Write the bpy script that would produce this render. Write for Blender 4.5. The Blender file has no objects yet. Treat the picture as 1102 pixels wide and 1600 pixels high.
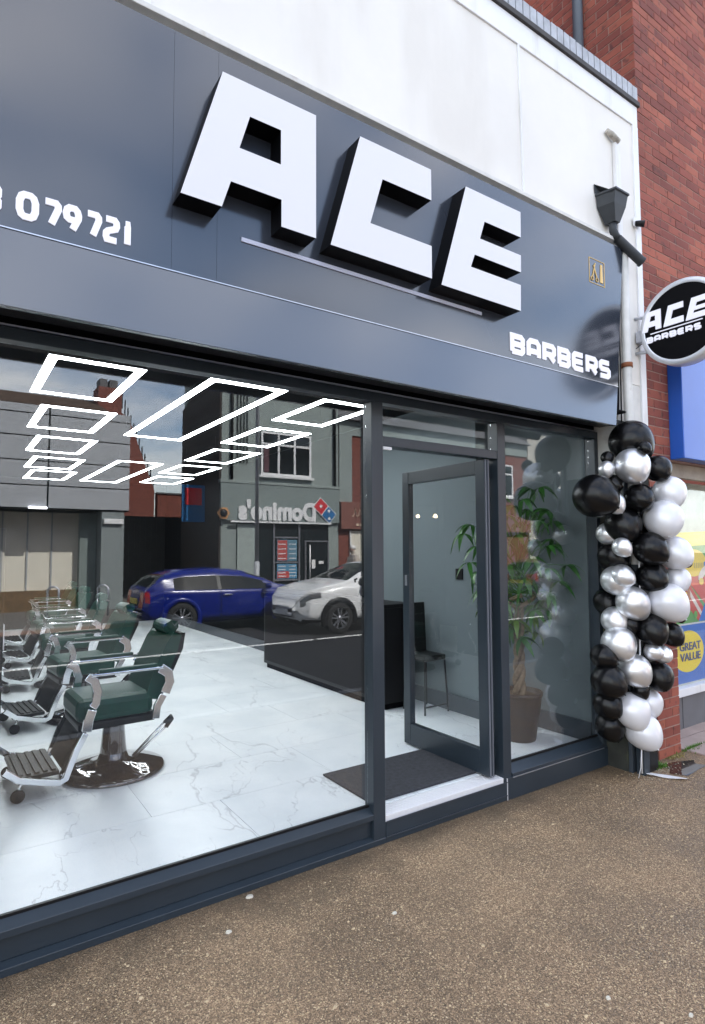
import bpy, math, random
from mathutils import Vector, Matrix
random.seed(7)
R = math.radians
scene = bpy.context.scene
col = scene.collection

# ------------------------------------------------------------------ camera
H = 1.64                                    # eye height above the pavement
F_PX = 930.5; YAW = 0.97307818; PITCH = 0.06281083; ROLL = -0.0038953
D0 = Vector((math.cos(YAW) * math.cos(PITCH), math.sin(YAW) * math.cos(PITCH), math.sin(PITCH)))
RT = Vector((math.sin(YAW), -math.cos(YAW), 0)); UP = RT.cross(D0)
RT2 = math.cos(ROLL) * RT + math.sin(ROLL) * UP; UP2 = -math.sin(ROLL) * RT + math.cos(ROLL) * UP
cam = bpy.data.cameras.new('camera'); camo = bpy.data.objects.new('camera', cam); col.objects.link(camo)
cam.sensor_fit = 'VERTICAL'; cam.sensor_height = 36; cam.sensor_width = 36
cam.lens = F_PX / 1600 * 36; cam.clip_end = 900; cam.clip_start = .05
m = Matrix.Identity(4)
for i in range(3):
    m[i][0] = RT2[i]; m[i][1] = UP2[i]; m[i][2] = -D0[i]
m[2][3] = H
camo.matrix_world = m
scene.camera = camo
def ray(x, y): return D0 + (x - 551) / F_PX * RT2 - (y - 800) / F_PX * UP2
def onY(x, y, Y):                           # measured point on the plane Y = const
    r = ray(x, y); r = r * (Y / r.y); return Vector((r.x, r.y, r.z + H))
def onZ(x, y, z):
    r = ray(x, y); r = r * ((z - H) / r.z); return Vector((r.x, r.y, z))
def atdepth(x, y, d):
    r = ray(x, y) * d; return Vector((r.x, r.y, r.z + H))

# ------------------------------------------------------------------ light
SUN_EL = R(50); SUN_AZ = math.atan2(.42, .91)      # azimuth from +Y towards +X
w = bpy.data.worlds.new('World'); scene.world = w; w.use_nodes = True
nt = w.node_tree; nt.nodes.clear()
out = nt.nodes.new('ShaderNodeOutputWorld'); bg = nt.nodes.new('ShaderNodeBackground')
sky = nt.nodes.new('ShaderNodeTexSky'); sky.sky_type = 'NISHITA'; sky.sun_disc = False
sky.sun_elevation = SUN_EL; sky.sun_rotation = SUN_AZ; sky.dust_density = 1.2; sky.air_density = 1.0
tc = nt.nodes.new('ShaderNodeTexCoord'); mp = nt.nodes.new('ShaderNodeMapping'); mp.inputs['Scale'].default_value = (1, 1, 3.2)
nz = nt.nodes.new('ShaderNodeTexNoise'); nz.inputs['Scale'].default_value = 2.2; nz.inputs['Detail'].default_value = 8; nz.inputs['Roughness'].default_value = .6
cr = nt.nodes.new('ShaderNodeValToRGB'); cr.color_ramp.elements[0].position = .43; cr.color_ramp.elements[1].position = .70
mul = nt.nodes.new('ShaderNodeMath'); mul.operation = 'MULTIPLY'; mul.inputs[1].default_value = .76
mx = nt.nodes.new('ShaderNodeMixRGB'); mx.inputs[2].default_value = (10.4, 9.7, 8.9, 1)
L = nt.links.new
L(tc.outputs['Generated'], mp.inputs[0]); L(mp.outputs[0], nz.inputs[0]); L(nz.outputs[0], cr.inputs[0]); L(cr.outputs[0], mul.inputs[0])
L(mul.outputs[0], mx.inputs[0]); L(sky.outputs[0], mx.inputs[1]); L(mx.outputs[0], bg.inputs[0]); L(bg.outputs[0], out.inputs[0])
bg.inputs[1].default_value = 0.15
sl = bpy.data.lights.new('sun', 'SUN'); sl.energy = 5.0; sl.angle = R(.5); sl.color = (1, .95, .88)
so = bpy.data.objects.new('sun', sl); col.objects.link(so)
sd = Vector((math.sin(SUN_AZ) * math.cos(SUN_EL), math.cos(SUN_AZ) * math.cos(SUN_EL), math.sin(SUN_EL)))
so.rotation_euler = sd.to_track_quat('Z', 'Y').to_euler(); so.location = (0, 0, 30)
scene.view_settings.view_transform = 'Standard'; scene.view_settings.look = 'None'
scene.view_settings.exposure = 1.82; scene.view_settings.gamma = 1
scene.render.engine = 'CYCLES'
cy = scene.cycles
cy.max_bounces = 10; cy.transparent_max_bounces = 12; cy.glossy_bounces = 5; cy.diffuse_bounces = 4
cy.sample_clamp_indirect = 6; cy.use_denoising = True
try: cy.denoiser = 'OPENIMAGEDENOISE'
except Exception: pass

# ------------------------------------------------------------------ materials
MATS = {}
def nodes(name):
    m = bpy.data.materials.new(name); m.use_nodes = True; t = m.node_tree
    return m, t, t.nodes['Principled BSDF'], t.nodes, t.links.new
def mat(name, c, rough=.5, metal=0, spec=.5, emit=None, es=1, var=0, vscale=6, bump=0, bscale=60, coat=0, coatr=.05, dirt=None, rvar=0):
    if name in MATS: return MATS[name]
    m, t, b, N, K = nodes(name)
    b.inputs['Base Color'].default_value = (*c, 1); b.inputs['Roughness'].default_value = rough
    b.inputs['Metallic'].default_value = metal; b.inputs['Specular IOR Level'].default_value = spec
    b.inputs['Coat Weight'].default_value = coat; b.inputs['Coat Roughness'].default_value = coatr
    if emit: b.inputs['Emission Color'].default_value = (*emit, 1); b.inputs['Emission Strength'].default_value = es
    if var or bump or dirt or rvar:
        g = N.new('ShaderNodeNewGeometry')
        n = N.new('ShaderNodeTexNoise'); n.inputs['Scale'].default_value = vscale; n.inputs['Detail'].default_value = 6; n.inputs['Roughness'].default_value = .62
        K(g.outputs['Position'], n.inputs[0])
        if var:
            r = N.new('ShaderNodeValToRGB'); e = r.color_ramp.elements
            e[0].position = .3; e[1].position = .7
            e[0].color = (*[max(0, x * (1 - var)) for x in c], 1); e[1].color = (*[min(1, x * (1 + var)) for x in c], 1)
            K(n.outputs[0], r.inputs[0]); last = r.outputs[0]
            if dirt:
                n2 = N.new('ShaderNodeTexNoise'); n2.inputs['Scale'].default_value = dirt[1]; n2.inputs['Detail'].default_value = 5
                if len(dirt) > 4:
                    mpp = N.new('ShaderNodeMapping'); mpp.inputs['Scale'].default_value = dirt[4]; K(g.outputs['Position'], mpp.inputs[0]); K(mpp.outputs[0], n2.inputs[0])
                else: K(g.outputs['Position'], n2.inputs[0])
                r2 = N.new('ShaderNodeValToRGB'); r2.color_ramp.elements[0].position = dirt[2]; r2.color_ramp.elements[1].position = dirt[2] + .14
                K(n2.outputs[0], r2.inputs[0]); mm = N.new('ShaderNodeMixRGB'); mm.inputs[2].default_value = (*dirt[0], 1)
                ml = N.new('ShaderNodeMath'); ml.operation = 'MULTIPLY'; ml.inputs[1].default_value = dirt[3]; K(r2.outputs[0], ml.inputs[0])
                K(ml.outputs[0], mm.inputs[0]); K(last, mm.inputs[1]); last = mm.outputs[0]
            K(last, b.inputs['Base Color'])
        if rvar:
            mr = N.new('ShaderNodeMapRange'); mr.inputs[3].default_value = rough - rvar; mr.inputs[4].default_value = rough + rvar
            K(n.outputs[0], mr.inputs[0]); K(mr.outputs[0], b.inputs['Roughness'])
        if bump:
            n3 = N.new('ShaderNodeTexNoise'); n3.inputs['Scale'].default_value = bscale; n3.inputs['Detail'].default_value = 4
            K(g.outputs['Position'], n3.inputs[0]); bp = N.new('ShaderNodeBump'); bp.inputs['Strength'].default_value = bump; bp.inputs['Distance'].default_value = .01
            K(n3.outputs[0], bp.inputs['Height']); K(bp.outputs[0], b.inputs['Normal'])
    MATS[name] = m; return m
def glass_mat(name, r0, tint=(1, 1, 1), rough=0.0):
    if name in MATS: return MATS[name]
    m, t, b, N, K = nodes(name); N.remove(b)
    g = N.new('ShaderNodeNewGeometry'); d = N.new('ShaderNodeVectorMath'); d.operation = 'DOT_PRODUCT'
    K(g.outputs['Incoming'], d.inputs[0]); K(g.outputs['Normal'], d.inputs[1])
    a = N.new('ShaderNodeMath'); a.operation = 'ABSOLUTE'; K(d.outputs['Value'], a.inputs[0])
    s = N.new('ShaderNodeMath'); s.operation = 'SUBTRACT'; s.inputs[0].default_value = 1; K(a.outputs[0], s.inputs[1])
    p = N.new('ShaderNodeMath'); p.operation = 'POWER'; p.inputs[1].default_value = 5; K(s.outputs[0], p.inputs[0])
    ma = N.new('ShaderNodeMath'); ma.operation = 'MULTIPLY_ADD'; ma.inputs[1].default_value = 1 - r0; ma.inputs[2].default_value = r0; K(p.outputs[0], ma.inputs[0])
    tr = N.new('ShaderNodeBsdfTransparent'); tr.inputs[0].default_value = (*tint, 1)
    gl = N.new('ShaderNodeBsdfGlossy'); gl.inputs['Roughness'].default_value = rough; gl.inputs[0].default_value = (.93, .97, 1, 1)
    mxs = N.new('ShaderNodeMixShader'); K(ma.outputs[0], mxs.inputs[0]); K(tr.outputs[0], mxs.inputs[1]); K(gl.outputs[0], mxs.inputs[2])
    K(mxs.outputs[0], N['Material Output'].inputs['Surface'])
    MATS[name] = m; return m
def brick_mat(name, c1, c2, c3):
    m, t, b, N, K = nodes(name)
    g = N.new('ShaderNodeNewGeometry'); oi = N.new('ShaderNodeObjectInfo')
    ad = N.new('ShaderNodeMath'); ad.operation = 'ADD'; K(g.outputs['Random Per Island'], ad.inputs[0]); K(oi.outputs['Random'], ad.inputs[1])
    fr = N.new('ShaderNodeMath'); fr.operation = 'FRACT'; K(ad.outputs[0], fr.inputs[0])
    r = N.new('ShaderNodeValToRGB'); e = r.color_ramp.elements; e[0].color = (*c1, 1); e[1].color = (*c2, 1); e.new(.55).color = (*c3, 1)
    K(fr.outputs[0], r.inputs[0])
    n = N.new('ShaderNodeTexNoise'); n.inputs['Scale'].default_value = 16; n.inputs['Detail'].default_value = 5; K(g.outputs['Position'], n.inputs[0])
    r2 = N.new('ShaderNodeValToRGB'); r2.color_ramp.elements[0].position = .57; r2.color_ramp.elements[1].position = .68; K(n.outputs[0], r2.inputs[0])
    ml = N.new('ShaderNodeMath'); ml.operation = 'MULTIPLY'; ml.inputs[1].default_value = .6; K(r2.outputs[0], ml.inputs[0])
    mm = N.new('ShaderNodeMixRGB'); mm.inputs[2].default_value = (.035, .018, .02, 1); K(ml.outputs[0], mm.inputs[0]); K(r.outputs[0], mm.inputs[1])
    n4 = N.new('ShaderNodeTexNoise'); n4.inputs['Scale'].default_value = 1.3; n4.inputs['Detail'].default_value = 3; K(g.outputs['Position'], n4.inputs[0])
    mr = N.new('ShaderNodeMapRange'); mr.inputs[1].default_value = .3; mr.inputs[2].default_value = .7; mr.inputs[3].default_value = .8; mr.inputs[4].default_value = 1.2; K(n4.outputs[0], mr.inputs[0])
    vm = N.new('ShaderNodeVectorMath'); vm.operation = 'SCALE'; K(mm.outputs[0], vm.inputs[0]); K(mr.outputs[0], vm.inputs['Scale'])
    K(vm.outputs[0], b.inputs['Base Color']); b.inputs['Roughness'].default_value = .82
    n3 = N.new('ShaderNodeTexNoise'); n3.inputs['Scale'].default_value = 140; K(g.outputs['Position'], n3.inputs[0])
    bp = N.new('ShaderNodeBump'); bp.inputs['Strength'].default_value = .35; bp.inputs['Distance'].default_value = .004; K(n3.outputs[0], bp.inputs['Height']); K(bp.outputs[0], b.inputs['Normal'])
    return m
def marble_mat():
    m, t, b, N, K = nodes('marble')
    g = N.new('ShaderNodeNewGeometry'); oi = N.new('ShaderNodeObjectInfo')
    cx = N.new('ShaderNodeVectorMath'); cx.operation = 'MULTIPLY_ADD'; cx.inputs[1].default_value = (.4, .4, .4)
    cmb = N.new('ShaderNodeCombineXYZ'); K(oi.outputs['Random'], cmb.inputs[2])
    K(cmb.outputs[0], cx.inputs[0]); K(g.outputs['Position'], cx.inputs[2])
    def vein(scale, width, dist, dscale, rot):
        mpn = N.new('ShaderNodeMapping'); mpn.inputs['Rotation'].default_value = (0, 0, rot); mpn.inputs['Scale'].default_value = (1, .45, 1); K(cx.outputs[0], mpn.inputs[0])
        n0 = N.new('ShaderNodeTexNoise'); n0.inputs['Scale'].default_value = dscale; n0.inputs['Detail'].default_value = 6; K(mpn.outputs[0], n0.inputs[0])
        sc = N.new('ShaderNodeVectorMath'); sc.operation = 'MULTIPLY_ADD'; sc.inputs[1].default_value = (dist, dist, dist); K(n0.outputs['Color'], sc.inputs[0]); K(mpn.outputs[0], sc.inputs[2])
        vo = N.new('ShaderNodeTexVoronoi'); vo.feature = 'DISTANCE_TO_EDGE'; vo.inputs['Scale'].default_value = scale; K(sc.outputs[0], vo.inputs[0])
        n5 = N.new('ShaderNodeTexNoise'); n5.inputs['Scale'].default_value = 1.7; n5.inputs['Detail'].default_value = 3; K(cx.outputs[0], n5.inputs[0])
        mr5 = N.new('ShaderNodeMapRange'); mr5.inputs[1].default_value = .40; mr5.inputs[2].default_value = .70; mr5.inputs[3].default_value = 0; mr5.inputs[4].default_value = width; K(n5.outputs[0], mr5.inputs[0])
        mr = N.new('ShaderNodeMapRange'); mr.inputs[3].default_value = 1; mr.inputs[4].default_value = 0; mr.inputs[1].default_value = 0
        K(vo.outputs['Distance'], mr.inputs[0]); K(mr5.outputs[0], mr.inputs[2]); return mr
    v1 = vein(.9, .020, .9, 2.2, .7); v2 = vein(1.7, .011, .8, 3.5, -.5)
    mxx = N.new('ShaderNodeMath'); mxx.operation = 'MAXIMUM'; K(v1.outputs[0], mxx.inputs[0]); K(v2.outputs[0], mxx.inputs[1])
    ml = N.new('ShaderNodeMath'); ml.operation = 'MULTIPLY'; ml.inputs[1].default_value = .5; ml.use_clamp = True; K(mxx.outputs[0], ml.inputs[0])
    n6 = N.new('ShaderNodeTexNoise'); n6.inputs['Scale'].default_value = 2.5; n6.inputs['Detail'].default_value = 5; K(cx.outputs[0], n6.inputs[0])
    r = N.new('ShaderNodeValToRGB'); r.color_ramp.elements[0].position = .35; r.color_ramp.elements[1].position = .62
    r.color_ramp.elements[0].color = (.70, .745, .77, 1); r.color_ramp.elements[1].color = (.80, .835, .85, 1); K(n6.outputs[0], r.inputs[0])
    mm = N.new('ShaderNodeMixRGB'); mm.inputs[2].default_value = (.26, .27, .30, 1); K(ml.outputs[0], mm.inputs[0]); K(r.outputs[0], mm.inputs[1])
    K(mm.outputs[0], b.inputs['Base Color']); b.inputs['Roughness'].default_value = .28
    return m
def pavement_mat():
    m, t, b, N, K = nodes('chip_seal_tarmac')
    g = N.new('ShaderNodeNewGeometry')
    vo = N.new('ShaderNodeTexVoronoi'); vo.inputs['Scale'].default_value = 230; vo.inputs['Randomness'].default_value = 1; K(g.outputs['Position'], vo.inputs[0])
    r = N.new('ShaderNodeValToRGB'); e = r.color_ramp.elements; e[0].color = (.065, .044, .027, 1); e[1].color = (.90, .72, .48, 1)
    e.new(.45).color = (.215, .140, .078, 1); e.new(.86).color = (.46, .315, .185, 1)
    K(vo.outputs['Color'], r.inputs[0])
    n = N.new('ShaderNodeTexNoise'); n.inputs['Scale'].default_value = 1.6; n.inputs['Detail'].default_value = 8; n.inputs['Roughness'].default_value = .65; K(g.outputs['Position'], n.inputs[0])
    mr = N.new('ShaderNodeMapRange'); mr.inputs[1].default_value = .3; mr.inputs[2].default_value = .7; mr.inputs[3].default_value = .66; mr.inputs[4].default_value = 1.22; K(n.outputs[0], mr.inputs[0])
    vm = N.new('ShaderNodeVectorMath'); vm.operation = 'SCALE'; K(r.outputs[0], vm.inputs[0]); K(mr.outputs[0], vm.inputs['Scale'])
    v3 = N.new('ShaderNodeTexVoronoi'); v3.inputs['Scale'].default_value = 95; K(g.outputs['Position'], v3.inputs[0])
    lt = N.new('ShaderNodeMath'); lt.operation = 'LESS_THAN'; lt.inputs[1].default_value = .34; K(v3.outputs['Distance'], lt.inputs[0])
    sep = N.new('ShaderNodeSeparateColor'); K(v3.outputs['Color'], sep.inputs[0])
    gt_ = N.new('ShaderNodeMath'); gt_.operation = 'GREATER_THAN'; gt_.inputs[1].default_value = .72; K(sep.outputs[0], gt_.inputs[0])
    an = N.new('ShaderNodeMath'); an.operation = 'MULTIPLY'; K(lt.outputs[0], an.inputs[0]); K(gt_.outputs[0], an.inputs[1])
    an2 = N.new('ShaderNodeMath'); an2.operation = 'MULTIPLY'; an2.inputs[1].default_value = .75; K(an.outputs[0], an2.inputs[0])
    mc = N.new('ShaderNodeMixRGB'); mc.inputs[2].default_value = (.66, .50, .29, 1); K(an2.outputs[0], mc.inputs[0]); K(vm.outputs[0], mc.inputs[1])
    # damp, moss-dark grime collected along the foot of the shopfront
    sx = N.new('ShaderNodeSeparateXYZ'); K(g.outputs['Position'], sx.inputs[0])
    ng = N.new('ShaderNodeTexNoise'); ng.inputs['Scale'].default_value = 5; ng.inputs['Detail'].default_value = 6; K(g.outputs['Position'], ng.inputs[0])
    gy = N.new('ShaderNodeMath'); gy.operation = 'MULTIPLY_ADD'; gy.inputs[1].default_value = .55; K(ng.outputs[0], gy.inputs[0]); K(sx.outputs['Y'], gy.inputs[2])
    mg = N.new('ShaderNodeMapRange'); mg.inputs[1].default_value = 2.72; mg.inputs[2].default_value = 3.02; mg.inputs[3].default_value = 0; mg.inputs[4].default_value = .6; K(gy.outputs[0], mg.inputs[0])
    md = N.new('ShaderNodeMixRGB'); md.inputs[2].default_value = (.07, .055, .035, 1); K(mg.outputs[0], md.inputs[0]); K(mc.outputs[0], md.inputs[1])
    K(md.outputs[0], b.inputs['Base Color'])
    mr2 = N.new('ShaderNodeMapRange'); mr2.inputs[1].default_value = .35; mr2.inputs[2].default_value = .65; mr2.inputs[3].default_value = .38; mr2.inputs[4].default_value = .7; K(n.outputs[0], mr2.inputs[0]); K(mr2.outputs[0], b.inputs['Roughness'])
    n2 = N.new('ShaderNodeTexVoronoi'); n2.inputs['Scale'].default_value = 190; K(g.outputs['Position'], n2.inputs[0])
    n3 = N.new('ShaderNodeTexNoise'); n3.inputs['Scale'].default_value = 60; n3.inputs['Detail'].default_value = 4; K(g.outputs['Position'], n3.inputs[0])
    ad = N.new('ShaderNodeMath'); ad.operation = 'SUBTRACT'; K(n3.outputs[0], ad.inputs[0]); K(n2.outputs['Distance'], ad.inputs[1])
    bp = N.new('ShaderNodeBump'); bp.inputs['Strength'].default_value = .8; bp.inputs['Distance'].default_value = .006; K(ad.outputs[0], bp.inputs['Height']); K(bp.outputs[0], b.inputs['Normal'])
    return m
def fascia_mat(name, c, rough, coat):
    m, t, b, N, K = nodes(name)
    b.inputs['Base Color'].default_value = (*c, 1)
    g = N.new('ShaderNodeNewGeometry')
    n = N.new('ShaderNodeTexNoise'); n.inputs['Scale'].default_value = 3; n.inputs['Detail'].default_value = 7; K(g.outputs['Position'], n.inputs[0])
    mr = N.new('ShaderNodeMapRange'); mr.inputs[3].default_value = rough * .75; mr.inputs[4].default_value = rough * 1.25; K(n.outputs[0], mr.inputs[0]); K(mr.outputs[0], b.inputs['Roughness'])
    b.inputs['Specular IOR Level'].default_value = .8
    b.inputs['Coat Weight'].default_value = coat; b.inputs['Coat Roughness'].default_value = rough * .7
    n2 = N.new('ShaderNodeTexNoise'); n2.inputs['Scale'].default_value = .9; n2.inputs['Detail'].default_value = 1; K(g.outputs['Position'], n2.inputs[0])
    bp = N.new('ShaderNodeBump'); bp.inputs['Strength'].default_value = .25; bp.inputs['Distance'].default_value = .05; K(n2.outputs[0], bp.inputs['Height']); K(bp.outputs[0], b.inputs['Normal']); K(bp.outputs[0], b.inputs['Coat Normal'])
    return m

M_frame = mat('slate_frame_paint', (.023, .033, .044), .30, spec=.5, var=.10, vscale=2.5, rvar=.02)
M_fdark = mat('black_gap', (.004, .004, .005), .8, spec=.05)
M_fascia = fascia_mat('fascia_upper', (.034, .041, .056), .17, .55)
M_fascia2 = fascia_mat('fascia_lower', (.066, .083, .112), .20, .6)
M_letter_side = mat('letter_return', (.002, .002, .003), .5, spec=.12)
M_lit = mat('letter_lit_face', (.5, .5, .52), .35, emit=(.82, .84, 1.0), es=.08)
M_litsmall = mat('halo_letter', (.5, .5, .55), .35, emit=(.82, .84, 1.0), es=.17)
M_render = mat('cream_render', (.76, .735, .69), .7, var=.05, vscale=1.1, bump=.12, bscale=9, dirt=((.50, .46, .40), 1.0, .52, .22, (2.2, 1, .55)))
M_white = mat('white_board', (.76, .76, .77), .5, var=.04, vscale=3, dirt=((.5, .47, .42), 1.0, .58, .45, (7, 3, 1.2)))
M_pipew = mat('white_pipe_paint', (.62, .61, .58), .5, var=.1, vscale=9, dirt=((.22, .14, .07), 7, .66, .7))
M_brick = brick_mat('red_brick', (.17, .042, .030), (.32, .090, .054), (.24, .060, .040))
M_bgrey = mat('grey_brick', (.40, .42, .46), .75, var=.2, vscale=12)
M_mortar = mat('mortar', (.33, .21, .17), .9, var=.15, vscale=10, bump=.3)
M_marble = marble_mat()
M_grout = mat('grout', (.58, .60, .61), .8)
M_pave = pavement_mat()
M_asphalt = mat('asphalt', (.024, .024, .026), .7, var=.3, vscale=3, bump=.5, bscale=120)
M_slab = mat('concrete_slab', (.34, .31, .28), .85, var=.18, vscale=4, bump=.3, bscale=60)
M_slabp = mat('pink_slab', (.40, .31, .28), .85, var=.15, vscale=4, bump=.3, bscale=60)
M_kerb = mat('kerb_granite', (.30, .29, .28), .8, var=.2, vscale=9)
M_line = mat('road_paint', (.75, .75, .73), .6)
M_pane = glass_mat('window_glass', .070)
M_pane2 = glass_mat('door_glass', .03)
M_led = mat('led_strip', (.9, .9, .9), .5, emit=(.90, .97, 1.0), es=8.6)
M_bulb = mat('warm_bulb', (.9, .8, .6), .5, emit=(1, .72, .4), es=12)
M_black = mat('black_plastic', (.008, .008, .009), .4, spec=.25)
M_ceil = mat('black_ceiling', (.006, .006, .0065), .9, spec=.04)
M_intw = mat('grey_interior_wall', (.115, .145, .158), .7, var=.05, vscale=1.5)
M_dkw = mat('charcoal_wall', (.009, .010, .011), .8, spec=.08, var=.15)
M_skirt = mat('dark_skirting', (.04, .05, .062), .4)
M_chrome = mat('chrome', (.75, .77, .79), .12, 1)
M_dchrome = mat('black_chrome', (.022, .016, .018), .08, 0, 1.0, coat=1, coatr=.03)
M_green = mat('green_leather', (.002, .040, .027), .38, spec=.3, bump=.2, bscale=160, var=.15, vscale=10)
M_blkleather = mat('black_leather', (.008, .009, .009), .4, spec=.25)
M_matt = mat('entrance_mat', (.035, .037, .045), .95, var=.3, vscale=30, bump=.6, bscale=300)
M_thresh = mat('threshold_metal', (.72, .72, .74), .4, .1)
M_pot = mat('pot_brown', (.020, .012, .010), .45, var=.15)
M_soil = mat('soil', (.09, .06, .035), .95, var=.4, vscale=40, bump=.8)
M_bark = mat('bark', (.17, .13, .085), .8, var=.35, vscale=30, bump=.6, bscale=80)
M_leaf = mat('leaf_green', (.032, .12, .020), .38, var=.5, vscale=5)
M_leaf2 = mat('leaf_young', (.085, .16, .02), .4, var=.3, vscale=9)
M_bblack = mat('balloon_black', (.0035, .0035, .004), .27, spec=.32, var=.1)
M_bchrome = mat('balloon_silver', (.80, .81, .83), .36, .85, var=.05, vscale=3)
M_bpearl = mat('balloon_pearl', (.74, .74, .77), .36, .30, var=.05, vscale=3)
M_sil = mat('aluminium', (.55, .57, .62), .32, .85)
M_hop = mat('grey_hopper', (.034, .038, .043), .5, spec=.35, var=.2)
M_blue = mat('blue_sign', (.02, .11, .50), .28, var=.03)
M_blued = mat('blue_sign_side', (.02, .11, .50), .3)
M_yel = mat('yellow_print', (.85, .66, .02), .45)
M_navy = mat('navy_print', (.03, .07, .20), .5)
M_posterb = mat('poster_blue', (.03, .16, .55), .45)
M_gold = mat('gold_print', (.75, .50, .16), .4)
M_weed = mat('weed_green', (.10, .22, .03), .6, var=.3, vscale=40)
M_weedy = mat('weed_dry', (.32, .27, .10), .7, var=.3, vscale=40)
M_chip = mat('stone_chip', (.52, .40, .25), .7, var=.3, vscale=50)
M_puddle = mat('puddle_water', (.03, .025, .02), .04, spec=.7)
M_rust = mat('rust', (.25, .09, .04), .9)

# ------------------------------------------------------------------ mesh helpers
class MB:
    def __init__(s): s.v = []; s.f = []; s.m = []; s.s = []
    def add(s, vs, fs, mi=0, sm=False):
        o = len(s.v); s.v += [tuple(p) for p in vs]
        for f in fs: s.f.append(tuple(o + i for i in f)); s.m.append(mi); s.s.append(sm)
        return s
    def box(s, x0, x1, y0, y1, z0, z1, mi=0):
        if x0 > x1: x0, x1 = x1, x0
        if y0 > y1: y0, y1 = y1, y0
        if z0 > z1: z0, z1 = z1, z0
        v = [(x, y, z) for z in (z0, z1) for y in (y0, y1) for x in (x0, x1)]
        return s.add(v, [(0, 2, 3, 1), (4, 5, 7, 6), (0, 1, 5, 4), (2, 6, 7, 3), (0, 4, 6, 2), (1, 3, 7, 5)], mi)
    def obox(s, a, b, wv, tv, mi=0):           # bar from a to b, half-width vector wv, half-thickness vector tv
        a, b, wv, tv = map(Vector, (a, b, wv, tv))
        v = [p + i * wv + j * tv for p in (a, b) for i in (-1, 1) for j in (-1, 1)]
        return s.add(v, [(0, 1, 3, 2), (4, 6, 7, 5), (0, 4, 5, 1), (2, 3, 7, 6), (0, 2, 6, 4), (1, 5, 7, 3)], mi)
    def tube(s, pts, r, n=10, mi=0, closed=False, cap=True):
        pts = [Vector(p) for p in pts]; k = len(pts); rs = r if isinstance(r, (list, tuple)) else [r] * k
        vs = []; ref = None
        for i, p in enumerate(pts):
            if closed: t = pts[(i + 1) % k] - pts[i - 1]
            else: t = pts[min(i + 1, k - 1)] - pts[max(i - 1, 0)]
            t.normalize()
            if ref is None:
                ref = Vector((0, 0, 1)) if abs(t.z) < .9 else Vector((1, 0, 0))
            u = t.cross(ref); u.normalize(); ref = u.cross(t); ref.normalize()
            for j in range(n):
                a = 2 * math.pi * j / n; vs.append(p + rs[i] * (math.cos(a) * u + math.sin(a) * ref))
        fs = []
        for i in range(k if closed else k - 1):
            for j in range(n):
                a = i * n + j; b = i * n + (j + 1) % n; c = ((i + 1) % k) * n
                fs.append((a, b, c + (j + 1) % n, c + j))
        s.add(vs, fs, mi, True)
        if cap and not closed:
            o = len(s.v) - len(vs)
            s.f.append(tuple(o + j for j in reversed(range(n)))); s.m.append(mi); s.s.append(False)
            s.f.append(tuple(o + (k - 1) * n + j for j in range(n))); s.m.append(mi); s.s.append(False)
        return s
    def lathe(s, prof, n=32, c=(0, 0, 0), axis='z', mi=0, sm=True):
        vs = []; c = Vector(c)
        for r, h in prof:
            for j in range(n):
                a = 2 * math.pi * j / n; x, y = r * math.cos(a), r * math.sin(a)
                vs.append(c + (Vector((x, y, h)) if axis == 'z' else Vector((h, x, y)) if axis == 'x' else Vector((x, h, -y)) ))
        fs = []
        for i in range(len(prof) - 1):
            for j in range(n):
                a = i * n + j; b = i * n + (j + 1) % n; fs.append((a, b, b + n, a + n))
        return s.add(vs, fs, mi, sm)
    def prism(s, poly, fn, d0, d1, mi=0, side=None, hole=None):
        # poly in 2-D, fn(u, v, d) -> 3-D.  Hole given as a second loop with the same vertex count is bridged
        n = len(poly)
        if hole is None:
            v = [fn(u, w_, d0) for u, w_ in poly] + [fn(u, w_, d1) for u, w_ in poly]
            s.add(v, [tuple(range(n)), tuple(reversed(range(n, 2 * n)))], mi)
            s.add(v, [(i, i + n, (i + 1) % n + n, (i + 1) % n) for i in range(n)], mi if side is None else side)
        else:
            v = [fn(u, w_, d) for d in (d0, d1) for u, w_ in list(poly) + list(hole)]
            N2 = 2 * n
            s.add(v, [(i, (i + 1) % n, (i + 1) % n + n, i + n) for i in range(n)], mi)
            s.add(v, [(i + N2, i + n + N2, (i + 1) % n + n + N2, (i + 1) % n + N2) for i in range(n)], mi)
            sd_ = mi if side is None else side
            s.add(v, [(i, i + N2, (i + 1) % n + N2, (i + 1) % n) for i in range(n)], sd_)
            s.add(v, [(i + n, (i + 1) % n + n, (i + 1) % n + n + N2, i + n + N2) for i in range(n)], sd_)
        return s
    def sphere(s, c, r, n=16, k=10, mi=0):
        c = Vector(c); rr = r if isinstance(r, tuple) else (r, r, r); vs = []
        for i in range(k + 1):
            th = math.pi * i / k
            for j in range(n):
                a = 2 * math.pi * j / n
                vs.append(c + Vector((rr[0] * math.sin(th) * math.cos(a), rr[1] * math.sin(th) * math.sin(a), rr[2] * math.cos(th))))
        fs = [(i * n + j, (i + 1) * n + j, (i + 1) * n + (j + 1) % n, i * n + (j + 1) % n) for i in range(k) for j in range(n)]
        return s.add(vs, fs, mi, True)
    def mesh(s, name, mats, off=Vector((0, 0, 0))):
        me = bpy.data.meshes.new(name)
        me.from_pydata([(x - off[0], y - off[1], z - off[2]) for x, y, z in s.v], [], s.f)
        for mm_ in (mats if isinstance(mats, (list, tuple)) else [mats]): me.materials.append(mm_)
        me.polygons.foreach_set('material_index', s.m); me.polygons.foreach_set('use_smooth', s.s)
        me.validate(); me.update(); return me
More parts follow.
